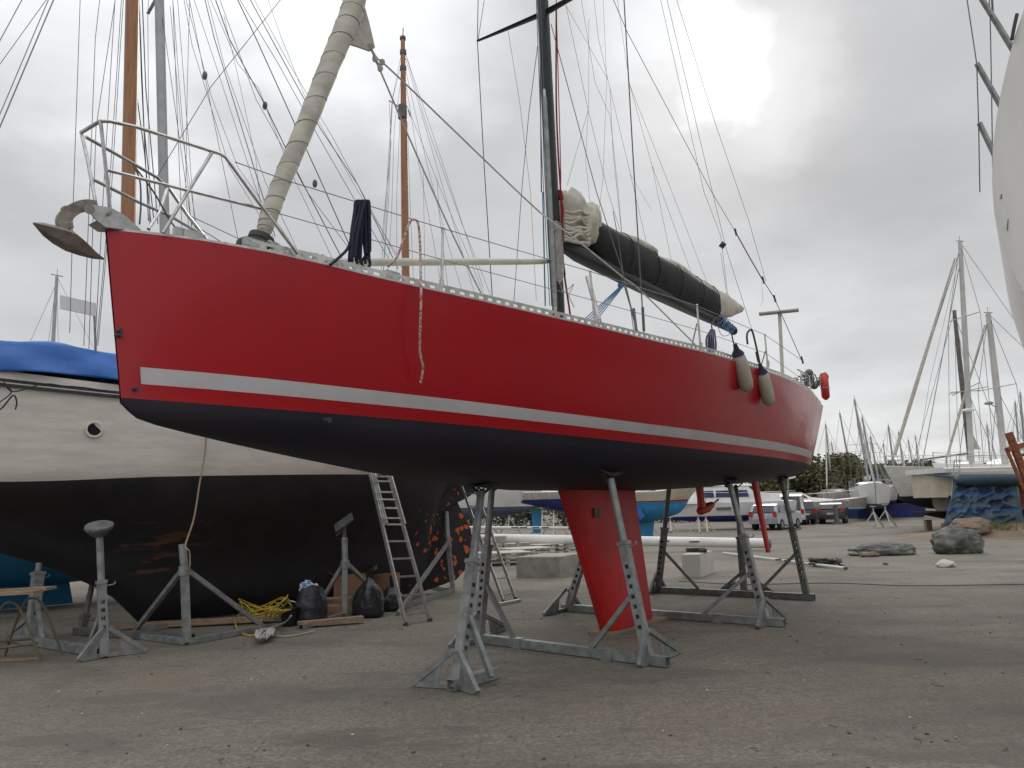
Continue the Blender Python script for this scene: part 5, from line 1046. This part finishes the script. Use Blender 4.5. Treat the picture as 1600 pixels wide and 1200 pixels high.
# motor cruiser
b = dep(1034, 800, 48); fm = Frame((b.x, b.y, 0), 6)
Rm, zsm, bsm = boat('motor_cruiser', 'white motor cruiser with navy bottom and blue cabin windows, seen behind the red rudder', fm, 8.1, 2.8, .45, .85, 1.62, [m_white2, m_navaf, m_white2], cat='motor boat', group=G1, transom=.95, rake=.5, cabin=False)
mb = MB(); mb.loft([[fm.w(s, 1.1*k, 1.60+h*q) for k, q in ((1, 0), (.95, .6), (.85, 1), (-.85, 1), (-.95, .6), (-1, 0))] for s, h in ((1.0, .05), (1.9, .55), (2.3, 1.0), (5.2, 1.02), (5.6, .62), (7.2, .5), (7.3, .05))]); mb.build('cabin', m_white2, Rm)
for a, b2_, c in (((2.0, 3.0), (2.3, 2.95), 0), ((3.1, 4.1), (3.1, 4.1), 0), ((4.2, 5.2), (4.2, 5.1), 0)):
    mb = MB(); mb.loft([[fm.w(a[0], 1.08+d, 1.95), fm.w(a[1], 1.08+d, 1.95), fm.w(b2_[1], 1.03+d, 2.36), fm.w(b2_[0]+.05, 1.03+d, 2.36)] for d in (-.05, .02)]); mb.build('window', m_winb, Rm)
mb = MB(); mb.loft([[fm.w(s, 1.0*k, 2.62+q*.10) for k, q in ((1, 0), (.9, 1), (-.9, 1), (-1, 0))] for s in (1.9, 5.9)]); mb.build('roof', m_white2, Rm)
mb = MB(); mb.loft([[fm.w(s, bsm(s)+.005+d, 1.27+h) for d, h in ((0, -.08), (.01, -.08), (.01, .08), (0, .08))] for s in (3.0, 3.9)]); mb.build('name_patch', m_galvd, Rm)
# motorboat at right
b = dep(1350, 784, 58); fq = Frame((b.x, b.y, 0), 176)
Rq, z1_, b1f = boat('motor_boat', 'white motor boat with bright blue bottom behind the small black car', fq, 8.4, 2.8, .50, .92, 1.50, [m_grime, m_tarp, m_white2], cat='motor boat', group=G1, transom=.9, rake=.9, cabin=False)
mb = MB(); mb.loft([[fq.w(s*1.16, 1.0*k, 1.50+h*q*1.12) for k, q in ((1, 0), (.9, .8), (.8, 1), (-.8, 1), (-.9, .8), (-1, 0))] for s, h in ((1.2, .05), (2.9, .22), (3.5, .3), (4.1, .62), (5.8, .66), (6.1, .1))]); mb.build('cabin', m_white2, Rq)
for sg in (1, -1): mb = MB(); mb.loft([[fq.w(s*1.16, sg*(.95+d), (z-1.62)*1.12+1.50) for s, z in ((3.75, 1.9), (5.6, 1.86), (5.5, 2.18), (4.15, 2.18))] for d in (-.03, .02)]); mb.build('window', m_win, Rq)
# yachts whose masts crowd the right background: (mast top px, mast foot px, distance, radius, label)
MS = [((1290, 663), (1301, 770), 56, .075, 'thin-masted yacht just right of the red stern'), ((1299, 691), (1312, 768), 78, .07, 'distant yacht with the shortest leftmost mast'), ((1312, 645), (1335, 770), 62, .09, 'yacht with a lone raked mast above the black car'),
      ((1335, 624), (1360, 768), 60, .11, 'yacht with the tallest grey mast of the crowded group'), ((1347, 652), (1368, 766), 66, .10, 'yacht with the second tallest mast of the crowded group'), ((1360, 682), (1375, 764), 64, .09, 'yacht with the thinner mast right of the two tallest'),
      ((1350, 693), (1362, 762), 84, .08, 'far yacht whose mast peeps between the two tallest'), ((1380, 693), (1390, 762), 76, .08, 'yacht with a short mast in front of the dark trees'), ((1388, 665), (1400, 752), 70, .11, 'yacht with a mast just left of the ketch bow'),
      ((1404, 675), (1415, 752), 78, .10, 'yacht with a mast crossing the furled sail foot'), ((1419, 687), (1431, 750), 82, .09, 'yacht with a mast right of the furled sail foot'), ((1430, 681), (1439, 750), 88, .09, 'yacht with a mast above the ketch foredeck'),
      ((1542, 663), (1548, 732), 84, .10, 'yacht with a mast between the two big ketch masts'), ((1586, 628), (1592, 720), 66, .10, 'yacht with a mast behind the rusty frame'), ((1594, 613), (1600, 720), 70, .12, 'yacht with a taller mast at the right edge')]
for i, (tp_, bs_, Y, r, lab) in enumerate(MS):
    if i in (0, 2): Y *= 1.22; r *= 1.3
    elif 2 < i < 6: r *= 1.15
    r *= .8
    t, b = dep(*tp_, Y), dep(*bs_, Y); deg = (62, 74, 66, 70, 58, 72, 66)[i % 7]; f = Frame((b.x-cos(radians(deg))*3.8, b.y-sin(radians(deg))*3.8, 0), deg); L = 8.6+(i % 3)*.7
    Rr, zz, _ = boat('sailing_yacht', lab, f, L, 2.9, .8+(i % 3)*.12, 1.25+(i % 3)*.1, 2.1+(i % 4)*.12, [(m_white2, m_grime, m_white)[i % 3], (m_greyaf, m_navaf, m_navy)[i % 3], (m_white2, m_navaf, m_white2)[i % 3]], group='yachts with masts crowded in the right background', keel=[(3.4, 5.2, .05)])
    b = V((b.x, b.y, 2.4)) if b.z > 2.4 else b
    rig(Rr, f, b, t, r, mat('grey_spar', (.38, .39, .39)), bow=f.w(-.3, 0, 2.5), stern=f.w(L, 0, 2.3), beam=1.2, spr=(.5,), boom=(3.4, .12, .1)+((m_white2, m_navaf, m_tarp)[i % 3],) if i % 2 else (3.4, .12, .1), wr=.014, wm=m_wirel, furl=.07 if i % 3 == 0 else None)
# far left mast
b = dep(84, 560, 34); t = dep(89, 432, 34); f = Frame((b.x-2, b.y-2.5, 0), 50)
Rr, _, _ = boat('sailing_yacht', 'far yacht of which only a thin mast rises above the blue tarpaulin', f, 9, 2.9, .8, 1.3, 2.3, W_, group=G1); rig(Rr, f, V((b.x, b.y, 2.3)), t, .09, mat('grey_spar', (.38, .39, .39)), bow=f.w(0, 0, 2.4), stern=f.w(9, 0, 2.3), wr=.010)
wl_ = [([(45, -20), (-20, 100)], .008), ([(84, -20), (0, 178), (-20, 225)], .008), ([(92, -20), (0, 198), (-20, 242)], .011)]
wires([( [(x, y) for x, y in p], r) for p, r in wl_], kroot, 'rigging_wire', m_wirel, at=lambda x, y, l=0: KT.at(x, y, -.5))
# big white ketch at right with two masts, cream cruiser, boat with the dark mast
b = dep(1404, 731, 41); fk = Frame((b.x, b.y, 0), 12); m_gs = mat('white_spar', (.52, .51, .49), .4, col2=(.44, .43, .41), scale=2)
RK, zk_, _ = boat('cruising_ketch', 'big white ketch with high bow and furled cream headsail, left of the faded tarpaulin', fk, 15, 4.2, .75, 1.5, 3.0, [m_white, m_navy, m_navy], group=G1, rake=.9, keel=[(4, 9.5, .05)], cabin=(3.6, 10.5, .5, 1.35))
rig(RK, fk, dep(1519, 738, 41), dep(1500, 378, 41), .145, m_gs, bow=fk.w(-.4, 0, 3.4), stern=fk.w(14, 0, 3.2), beam=1.5, spr=(.34, .66), wr=.016, furl=.11)
b_ = dep(1439, 735, 41); MB().tube([dep(1498, 420, 41), b_], .022, 5).build('inner_forestay', m_wirel, RK); MB().tube([dep(1497, 410, 41), dep(1452, 600, 41), dep(1430, 735, 41)], .01, 4).build('inner_forestay', m_wirel, RK)
mb = MB(); mb.ball(dep(1513, 641, 40.8), .32, .32, .09, 14, 6); mb.build('radar_dome', m_white2, RK)
mb = MB(); q = [(1517, 672), (1532, 702), (1516, 702)]; mb.ext([dep(x, y, 41) for x, y in q], V((0, .15, 0))); mb.build('staysail_clew', m_sail, RK)
f3k = Frame((dep(1474, 735, 39).x, dep(1474, 735, 39).y, 0), 10)
RZ, _, _ = boat('cruising_yacht', 'white cruising yacht with a broad white mast, rising behind the faded tarpaulin', f3k, 12, 3.8, .8, 1.5, 3.0, [m_white2, m_navy, m_white2], group=G1, cabin=(3.2, 9, .55, 1.3))
rig(RZ, f3k, dep(1571, 728, 39), dep(1544, 490, 39), .165, m_gs, bow=f3k.w(.1, 0, 3.2), stern=f3k.w(12, 0, 3.2), beam=1.4, spr=(.5,), wr=.015, boom=(5, .10, .2, m_white2), furl=.07, wm=m_wire)
mb = MB(); mb.ball(dep(1545, 630, 38.8), .22, .22, .09, 12, 6); mb.bar(dep(1545, 630, 38.9), dep(1556, 636, 38.9), .04); mb.build('radar_dome', m_galv, RZ)
fdk = Frame((dep(1585, 735, 60).x, 60, 0), 178)
RD, _, _ = boat('cruising_yacht', 'yacht with a dark brown-grey mast and boom pointing left, behind the white ketch', fdk, 8, 3.2, 1.2, 1.8, 3.2, [m_white2, m_navy, m_white2], group=G1, cabin=(2, 6, .5, 1.1))
m_bs = mat('brown_grey_spar', (.17, .15, .135), .5, metal=.2, col2=(.10, .09, .08), scale=4)
rig(RD, fdk, dep(1518, 738, 60), dep(1491, 486, 60), .19, m_bs, bow=fdk.w(0, 0, 3.3), stern=fdk.w(8, 0, 3.3), beam=1.3, spr=(.36,), wr=.02, boom=(3.8, .115, -.4))
mb = MB(); mb.bar(dep(1485, 613, 59.6), dep(1532, 610, 59.6), .05); mb.bar(dep(1488, 618, 59.6), dep(1530, 598, 59.6), .05); mb.build('spreader', m_bs, RD)
b = dep(1452, 752, 37); fc = Frame((b.x, b.y, 0), 6)
RC = thing('motor_cruiser', 'cream cabin cruiser with a dark square window, partly under the faded tarpaulin', 'motor boat', (b.x+3, b.y, 0), G1)
mb = MB(); mb.loft([[fc.w(s, w*k, z) for k, z in ((1, 1.62), (1, 2.75), (-1, 2.75), (-1, 1.62))] for s, w in ((0, 1.3), (.15, 1.6), (9, 1.7))]); mb.build('hull', m_creamh, RC, ang=30); mb = MB(); mb.loft([[fc.w(s, w*k, z) for k, z in ((.8, .95), (.97, 1.3), (.98, 1.62), (-.98, 1.62), (-.97, 1.3), (-.8, .95))] for s, w in ((.9, 1.3), (1.3, 1.6), (9, 1.7))]); mb.build('underbody', m_conc, RC)
mb = MB(); mb.loft([[fc.w(s, w*k, z) for k, z in ((1, 2.74), (1.02, 2.92), (.9, 2.98), (-.9, 2.98), (-1.02, 2.92), (-1, 2.74))] for s, w in ((-.2, 1.5), (9, 1.7))]); mb.build('roof', m_white2, RC)
mb = MB(); mb.loft([[fc.w(s, w*1.0, z) for z in (1.55, 1.7)]+[fc.w(s, w+.06, z) for z in (1.7, 1.55)] for s, w in ((-.1, 1.4), (.15, 1.62), (9, 1.72))]); mb.build('rubbing_strip', m_navy, RC)
mb = MB(); mb.loft([[fc.w(a, 1.62+d, z) for a, z in ((.62, 1.85), (1.18, 1.85), (1.18, 2.45), (.62, 2.45))] for d in (-.03, .03)]); WN = mb.build('window', m_timber, RC); mb = MB(); mb.loft([[fc.w(a, 1.64+d, z) for a, z in ((.68, 1.9), (1.12, 1.9), (1.12, 2.40), (.68, 2.40))] for d in (-.02, .02)]); mb.build('pane', m_win, WN)
mb = MB()
for s in (0, .5, 1.2, 2.2, 3.2, 4.2): mb.tube([fc.w(s, 1.4, 2.95), fc.w(s, 1.4, 3.5)], .018, 5)
mb.tube([fc.w(0, 1.4, 3.5), fc.w(5, 1.4, 3.5)], .018, 5); mb.tube([fc.w(0, 1.4, 3.22), fc.w(5, 1.4, 3.22)], .014, 5); mb.build('guard_rail', m_steel, RC)
la, lb = fc.w(-.35, 1.9, .9), fc.w(-.05, 1.9, .9); ladder('thin white boarding ladder leaning on the cream cruiser', V((la.x, la.y, 1.35)), V((lb.x, lb.y, 1.35)), fc.w(.15, 1.75, 3.3), fc.w(.42, 1.75, 3.3), 8, r=(.03, .05))
mb = MB(); mb.loft([[fc.w(s, w*k, z) for k, z in ((.9, .97), (.55, .97-d), (0, .9-d*1.2), (-.55, .97-d), (-.9, .97))] for s, w, d in ((-.6, 1.1, .05), (1.2, 1.4, .35), (8, 1.5, .45))]); mb.build('keel', m_navy, RC)
for q in (.2, 1.1, 3.4): mb = MB(); mb.box(fc.w(q, .7, .22), .42, .4, .44, ax=fc.u); mb.build('support_block', m_conc, RC)
tb = dep(1508, 742, 36.4); mb = MB(); mb.box(tb, .5, .4, .45, ax=fc.u); mb.build('canvas_cover', m_tarp, RC)

# faded tarpaulin shelter
Yt = 34.0; TS = thing('tarpaulin_shelter', 'large faded blue tarpaulin shelter with two brighter bands and a rolled top', 'tarpaulin', gnd(1530, 826))
mb = MB(); gl_ = lambda x, y, d=0: dep(x, y, Yt)+V((0, d, 0))
nx, ny = 70, 40; vs = []; ms_ = []
for j in range(ny+1):
    t = j/ny
    for i in range(nx+1):
        u = i/nx; xl = 1494-38*t; xr = 1586-4*t; x = xl+(xr-xl)*u; y = 752+(821-752)*t
        ed = min(1, 8*u, 8*(1-u)); ds_ = (.34*abs(NZ3(V((u*5+t*4, t*4-u*2.5, 0))))+.22*abs(NZ3(V((u*8-t*3, t*7+u*5, 4))))+.05*NZ3(V((u*26, t*20, 1))))*ed
        vs.append(gl_(x, y)+V((0, -.9*t+ds_, .02*sin(u*23))))
band = lambda t: 1 if .27 < t < .36 or .62 < t < .71 else 0
fsx = [(j*(nx+1)+i, j*(nx+1)+i+1, (j+1)*(nx+1)+i+1, (j+1)*(nx+1)+i) for j in range(ny) for i in range(nx)]
mb.add(vs, fsx, [band((j+.5)/ny) for j in range(ny) for i in range(nx)])
TA = mb.build('side_sheet', [m_tarpo, m_tarps], TS, ang=80); TA.modifiers.new('t', 'SOLIDIFY').thickness = .01
mb = MB(); mb.tube([gl_(1492, 750)+V((0, 0, -.05)), gl_(1500, 750), gl_(1550, 750), gl_(1600, 750), gl_(1640, 751)], [.12, .27, .28, .27, .26], 16); mb.build('rolled_top', m_tarpo, TS)
mb = MB(); mb.loft([[gl_(x, 748)+V((0, 0, .1)), gl_(x, 748)+V((0, 2.5, .3)), gl_(x, 748)+V((0, 2.5, .25)), gl_(x, 750)] for x in (1496, 1640)]); mb.build('roof_sheet', m_tarpo, TS)
for x in (1588, 1620): mb = MB(); mb.bar(gl_(x, 752), V((gl_(x, 752).x, Yt, 0)), .08); mb.build('post', m_galv, TS)
mb = MB(); mb.box(gl_(1610, 775)+V((0, .6, 0)), 1.4, .5, 1.0); mb.build('dark_panel', m_rust, TS)
for x, lab in ((1446, 'leftmost'), (1484, 'rightmost')): 
    p = gnd(x+5, 829 if x < 1460 else 824); bx = thing('timber_block', 'short upright timber block, %s of two at the foot of the faded tarpaulin' % lab, 'block', p, 'timber blocks'); 
    mb = MB(); mb.box(p+V((0, 0, .25)), .28, .25, .5); mb.build('core', m_timber, bx)
    mb = MB(); mb.box(p+V((0, 0, .515)), .32, .29, .03); mb.build('cap_board', m_timber, bx)
# rusty frame
RU = thing('steel_frame', 'rusty steel frame of crossed beams above the shelter roof at the right edge', 'steel frame', gnd(1600, 830))
for a, b, w in (((1576, 676), (1612, 770), .26), ((1572, 700), (1600, 765), .12), ((1574, 703), (1640, 683), .20), ((1590, 712), (1640, 706), .12)): mb = MB(); mb.bar(dep(*a, 32.5), dep(*b, 32.5), w, w*.7, up=(0, 1, 0)); mb.build('beam', m_rust, RU)
for x in (1612, 1640): mb = MB(); mb.bar(dep(x, 700, 32.5), V((dep(x, 700, 32.5).x, 32.5, 0)), .2); mb.build('column', m_rust, RU)

# ------------------------------------------------------------------ vehicles
def car(label, rear_px, deg, L, Wd, Ht, paint, kind='car', name='parked_car', low=.42, prof_=None):
    """rear centre stands over the photo point rear_px; deg is where the bonnet points"""
    p = gnd(*rear_px); f = Frame((p.x, p.y, 0), deg); R = thing(name, label, kind, f.w(L/2, 0, 0), 'vehicles parked in front of the far boats')
    P = prof_ or [(0, .38), (.0, .62), (.03, .92), (.10, 1.0), (.32, Ht*.94), (.62, Ht), (L*.45, Ht*.99), (L*.62, Ht*.84), (L*.74, .98), (L*.88, .92), (L*.98, .78), (L, .60), (L, .36), (L*.5, .25)]
    def ringz(w, k): return [f.w(s, w*(1 if z < .95 else 1-.22*(z-.95)/(Ht-.95)), z) for s, z in P]
    mb = MB(); mb.loft([[f.w(.05+(s-L/2)*0+s*.98, w*(1 if z < .95 else 1-.2*(z-.95)/(Ht-.95)), z) for s, z in P] for w in (-Wd/2, -Wd/2*.93, Wd/2*.93, Wd/2)]); mb.build('body', paint, R, ang=40)
    hw = Wd/2*.9
    for sg in (1, -1):
        for a, b, c, d in ((L*.10+.15, L*.36, L*.34, L*.12+.30), (L*.375, L*.66, L*.58, L*.365)):
            mb = MB(); mb.loft([[f.w(s, sg*(Wd/2*(1-.2*(z-.95)/(Ht-.95))+dd), z) for s, z in ((a, 1.0), (b, 1.0), (c, Ht*.92), (d, Ht*.92))] for dd in (-.03, .012)]); mb.build('side_window', m_win, R)
        for s in (L*.18, L*.81):
            mb = MB(); mb.tube([f.w(s, sg*(Wd/2-.20), .31), f.w(s, sg*(Wd/2+.01), .31)], .31, 20); wh = mb.build('wheel', m_tyre, R); mb = MB(); mb.tube([f.w(s, sg*(Wd/2-.02), .31), f.w(s, sg*(Wd/2+.02), .31)], .19, 14); mb.build('hub', m_galv, wh)
        mb = MB(); mb.loft([[f.w(-.02+d, sg*(Wd/2*.78+y), z) for y, z in ((0, .78), (.16*sg*sg, .78), (.13, 1.08), (0, 1.08))] for d in (0, .12)]) if False else mb.box(f.w(.03, sg*Wd/2*.84, .92), .12, .20, .28, ax=f.u); mb.build('tail_light', m_lamp, R)
        mb = MB(); mb.box(f.w(L*.60, sg*(Wd/2+.08), 1.0), .12, .16, .13, ax=f.u); mb.build('mirror', paint, R)
    mb = MB(); mb.loft([[f.w(s-d, y, z) for s, y, z in ((.12, hw*.82, 1.02), (.12, -hw*.82, 1.02), (.33, -hw*.74, Ht*.93), (.33, hw*.74, Ht*.93))] for d in (.06, -.03)]); mb.build('rear_window', m_win, R)
    mb = MB(); mb.box(f.w(.0, 0, .70), .06, .52, .12, ax=f.u); mb.build('number_plate', m_plate, R)
    mb = MB(); mb.box(f.w(.04, 0, .47), .16, Wd*.95, .20, ax=f.u); mb.build('bumper', paint, R)
    return R
car('silver hatchback with red tail lights parked behind the red rudder', (1193, 829), 50, 3.9, 1.68, 1.5, m_silver)
car('white van parked just right of the silver hatchback', (1238, 821), 66, 4.6, 1.7, 2.05, m_vanw, 'van', 'parked_van')
GV = car('dark green off-roader with a spare wheel rack, between the van and the black car', (1260, 820), 84, 3.9, 1.45, 1.65, m_green)
car('small black car parked under the motor boat', (1300, 819), 64, 3.8, 1.65, 1.42, m_dark)
for x, y0, y1, lab, r in ((1308, 788, 819, 'dark upright post right of the black car', .16), (1277, 790, 818, 'pale blue-grey post left of the black car', .09)):
    p = gnd(x, y1); mb = MB(); h = dep(x, y0, p.y).z; mb.tube([p, V((p.x, p.y, h*.97)), V((p.x, p.y, h))], [r, r, r*.8], 10); mb.loft([[p+V((a*r*1.8, b*r*1.8, z)) for a, b in ((1, 1), (-1, 1), (-1, -1), (1, -1))] for z in (0, .12)]); mb.build('post', m_galvd if r > .1 else m_galv, label=lab, cat='post')
p = gnd(1231, 826); lp = thing('lamp_post', 'thin grey lamp post with a small white head above the white van', 'lamp post', V((p.x, 52, 0)))
t = dep(1231, 748, 52); mb = MB(); mb.tube([V((dep(1233, 820, 52).x, 52, 0)), t], .06, 8); mb.build('pole', m_galv, lp); mb = MB(); mb.bar(t, t+V((.5, 0, .1)), .2, .1); mb.build('lamp_head', m_white2, lp)

# small white stands under the far boats
def mini(x, y, lab, s=1.0):
    p = gnd(x, y); p.y = min(p.y, 44); p = dep(x, y, p.y); p.z = 0; R = thing('boat_trestle', lab, 'boat stand', p, 'small pale stands under the far boats')
    for a in (0, 2.1, 4.2): mb = MB(); mb.bar(p+V((0, 0, .75*s)), p+V((cos(a+.4)*.55*s, sin(a+.4)*.5*s, .03)), .06); mb.build('leg', m_cream, R)
    mb = MB(); mb.tube([p+V((0, 0, .7*s)), p+V((0, 0, 1.0*s))], .035, 6); mb.box(p+V((0, 0, 1.0*s)), .25, .2, .05); mb.build('head', m_cream, R); return R
for i, (x, y, s, lab) in enumerate(((1092, 829, 1.0, 'middle of the motor cruiser'), (1104, 828, 1.0, 'motor cruiser, next to a twin stand'), (1012, 826, 1.1, 'turquoise hull'), (1048, 828, .9, 'bow of the motor cruiser'), (848, 828, 1.6, 'navy hull, beside its blue rudder'), (866, 828, 1.6, 'navy hull'), (796, 828, 1.5, 'bow of the grey-blue hull'), (760, 828, 1.5, 'grey-blue hull'), (1385, 812, 1.3, 'crowded yachts'), (1366, 812, 1.2, 'crowded yachts, left of the other'))):
    mini(x, y, 'small pale boat stand under the %s' % lab, s)
mb = MB(); mb.box(dep(1378, 800, 66), 5.5, 3, 1.3); mb.build('container', m_navaf, label='dark blue skip standing under the crowded white yachts', cat='skip')

# ------------------------------------------------------------------ masts lying on the ground, blocks, pallets, rocks
def spar(label, pa, pb, r, m=m_white2, name='spare_mast'):
    R = thing(name, label, 'mast', pa, 'spare masts lying across the yard'); pa, pb = V(pa), V(pb); MB().tube([pa, pa.lerp(pb, .5), pb], [r, r, r], 14, sq=.72, up=(0, 0, 1)).build('spar', m, R)
    d = (pb-pa).normalized(); MB().tube([pb-d*.06, pb+d*.02], r*1.08, 14).build('end_cap', m_galvd, R)
    mb = MB(); 
    for t in (.55, .62, .72, .8): c = pa.lerp(pb, t); mb.box(c+V((0, -r*.9, .02)), .35, .02, .05)
    mb.build('fitting', m_galvd, R); return R
a_ = dep(640, 839, 29); b_ = dep(1203, 849, 27); spar('long thick white mast lying across the yard behind the red keel', a_, b_, .165)
for t in (.12, .5, .93): p = a_.lerp(b_, t); mb = MB(); mb.box(V((p.x, p.y, (p.z-.12)/2)), .3, .5, p.z-.12); mb.box(V((p.x, p.y, (p.z-.12)+.02)), .34, .12, .03) if False else None; mb.build('timber_block', m_timber, label='timber block under the long white mast, %s' % {.12: 'near its left end', .5: 'behind the red keel', .93: 'near its right end'}[t], cat='block')
spar('slim white mast lying beyond the thick one, seen between the cradle posts', dep(700, 824, 37), dep(890, 825, 37), .07)
spar('thin white spar lying on the asphalt behind the farthest cradle', gnd(1130, 864, .06), gnd(1322, 888, .06), .035)
mb = MB(); rn = random.Random(6); c = gnd(1291, 885)
for k in range(12): mb.rope([c+V((rn.uniform(-.45, .45), rn.uniform(-.3, .3), rn.uniform(.01, .2))) for _ in range(5)], .02, 5)
mb.build('rigging_tangle', m_pad, label='black tangle of fittings and line on the thin spar', cat='rigging')
mb = MB(); mb.rope([gnd(x, y, .012) for x, y in ((1060, 908), (1160, 913), (1300, 911), (1420, 915), (1600, 913), (1700, 914))], .007, 5); mb.build('ground_crack_line', m_pad, label='thin dark crack line running across the asphalt at the right', cat='cable')  # a crack line in the asphalt, added as a thin raised tube
def cblock(label, a, b, hh, depth_, skew, m, top=False):
    A0, B0 = gnd(*a), gnd(*b); d = (B0-A0).normalized(); n = V((-d.y, d.x, 0)); n = (n+d*skew).normalized(); R = thing('concrete_block', label, 'concrete block', (A0+B0)/2, 'concrete ballast blocks')
    mb = MB(); c = .02; low_ = [A0, B0, B0+n*depth_, A0+n*depth_]; cc = sum(low_, V())/4; rings = [[p+(cc-p).normalized()*k+V((0, 0, z)) for p in low_] for k, z in ((0, 0), (0, hh-c), (c, hh))]; mb.loft(rings); mb.build('block', m, R, ang=20)
    lo = MB()
    for t in (.3, .7): q = cc+d*((t-.5)*(B0-A0).length)+V((0, 0, hh)); lo.rope([q-d*.06-V((0, 0, .02)), q-d*.05+V((0, 0, .05)), q+d*.05+V((0, 0, .05)), q+d*.06-V((0, 0, .02))], .010, 5)
    if top: lo.build('lifting_hook', m_rust, R); mb = MB(); mb.box(cc+V((-.02, .1, hh+.05)), .42, .2, .1); mb.box(cc+V((.1, -.1, hh+.04)), .16, .2, .08); mb.build('timber_scrap', m_pad, label='dark timber scrap lying on the white-painted concrete block', cat='wood')
cblock('grey concrete block behind the nearest cradle, left of the red keel', (807, 903), (875, 903), .50, 1.5, .25, m_conc)
cblock('white-painted concrete block with a rusty band, right of the red keel', (1067, 902), (1095, 902), .52, 1.3, .2, m_concw, True)
PAL = []
def pallet(label, p, rz, n, w=1.15, d=.95):
    R = thing('pallet_stack', label, 'pallets', p, 'pale pallets and blocks beyond the nearest cradle'); X = V((cos(rz), sin(rz), 0)); Yv = V((-X.y, X.x, 0)); z = 0
    for k in range(n):
        mb = MB()
        for i in (-1, 0, 1): 
            for j in (-1, 0, 1): mb.box(p+X*(i*w*.43)+Yv*(j*d*.43)+V((0, 0, z+.05)), .13, .1, .08, ax=X)
        for j in range(6): mb.box(p+Yv*((j-2.5)*d/5.6)+V((0, 0, z+.105)), w, d/7.5, .022, ax=X)
        for i in (-1, 0, 1): mb.box(p+X*(i*w*.43)+V((0, 0, z+.005)), .12, d, .018, ax=X)
        mb.build('pallet', m_cream, R); z += .13
    return R
for i, (x, y, n, lab) in enumerate(((786, 882, 3, 'nearest'), (822, 874, 3, 'second'), (850, 866, 3, 'third'), (872, 860, 2, 'farthest'))): pallet('stack of pale pallets, %s of the four beyond the grey concrete block' % lab, gnd(x, y), .3+.2*i, n, 1.5, 1.1)
for i, (x, y) in enumerate(((776, 872), (800, 870), (742, 862))):
    p = gnd(x, y); R = thing('curb_stones', ['pile of pale kerb stones left of the pallets', 'pile of pale kerb stones in front of the pallets', 'pile of pale slabs beside the ketch rudder'][i], 'stones', p, 'pale stone piles')
    rn = random.Random(i)
    for k in range(7): mb = MB(); mb.box(p+V(((k % 3-1)*.42+rn.uniform(-.05, .05), (k//3)*.1, .12+.24*(k//3))), .38, .5, .21, ax=(1, rn.uniform(-.12, .12), 0)); mb.build('stone', m_conc, R)
def rock(label, p, rx, ry, rz, seed, m=m_rock, rot=0., squash=None, cat='rock', flat=.35):
    rn = random.Random(seed); ph = [rn.uniform(0, 6.3) for _ in range(8)]; mb = MB()
    o_ = V((ph[0]*9, ph[1]*9, ph[2]*9))
    def fn(q): return 1+.30*NZ3(q*1.2+o_)+.16*abs(NZ3(q*2.6+o_))+.09*NZ3(q*5.5+o_)+.035*NZ3(q*14+o_)-.10*max(0, NZ3(q*3.3-o_))
    mb.ball(p+V((0, 0, rz*.62)), rx, ry, rz, 56, 34, fn=fn, rot=rot); mb.v = [V((q.x, q.y, max(q.z, 0))) for q in mb.v]; return mb.build('rock', m, label=label, cat=cat, ang=50)
p = gnd(1388, 868); rock('long low dark rock slab lying on the asphalt', p+V((0, .3, 0)), .95, .45, .22, 3)
p = gnd(1512, 866); rock('big rounded dark boulder with pale veins', p+V((0, .5, 0)), .66, .5, .46, 5)
rock('brown rock on the dirt bank behind the boulder', dep(1516, 832, 31.8)*1.0-V((0, 0, dep(1516, 832, 31.8).z-.1)), .75, .6, .42, 8, m_dirt)
rock('small pale stone in front of the boulder', gnd(1478, 886), .22, .15, .10, 9, m_concw); rock('pale broken stone at the left end of the rock slab', gnd(1340, 868), .26, .2, .12, 11, m_conc); rock('flat orange-brown stone leaning on the rock slab', gnd(1358, 870), .28, .15, .09, 12, m_dirt)
rock('small dark stone lying near the thin spar', gnd(1384, 883), .06, .05, .04, 14)
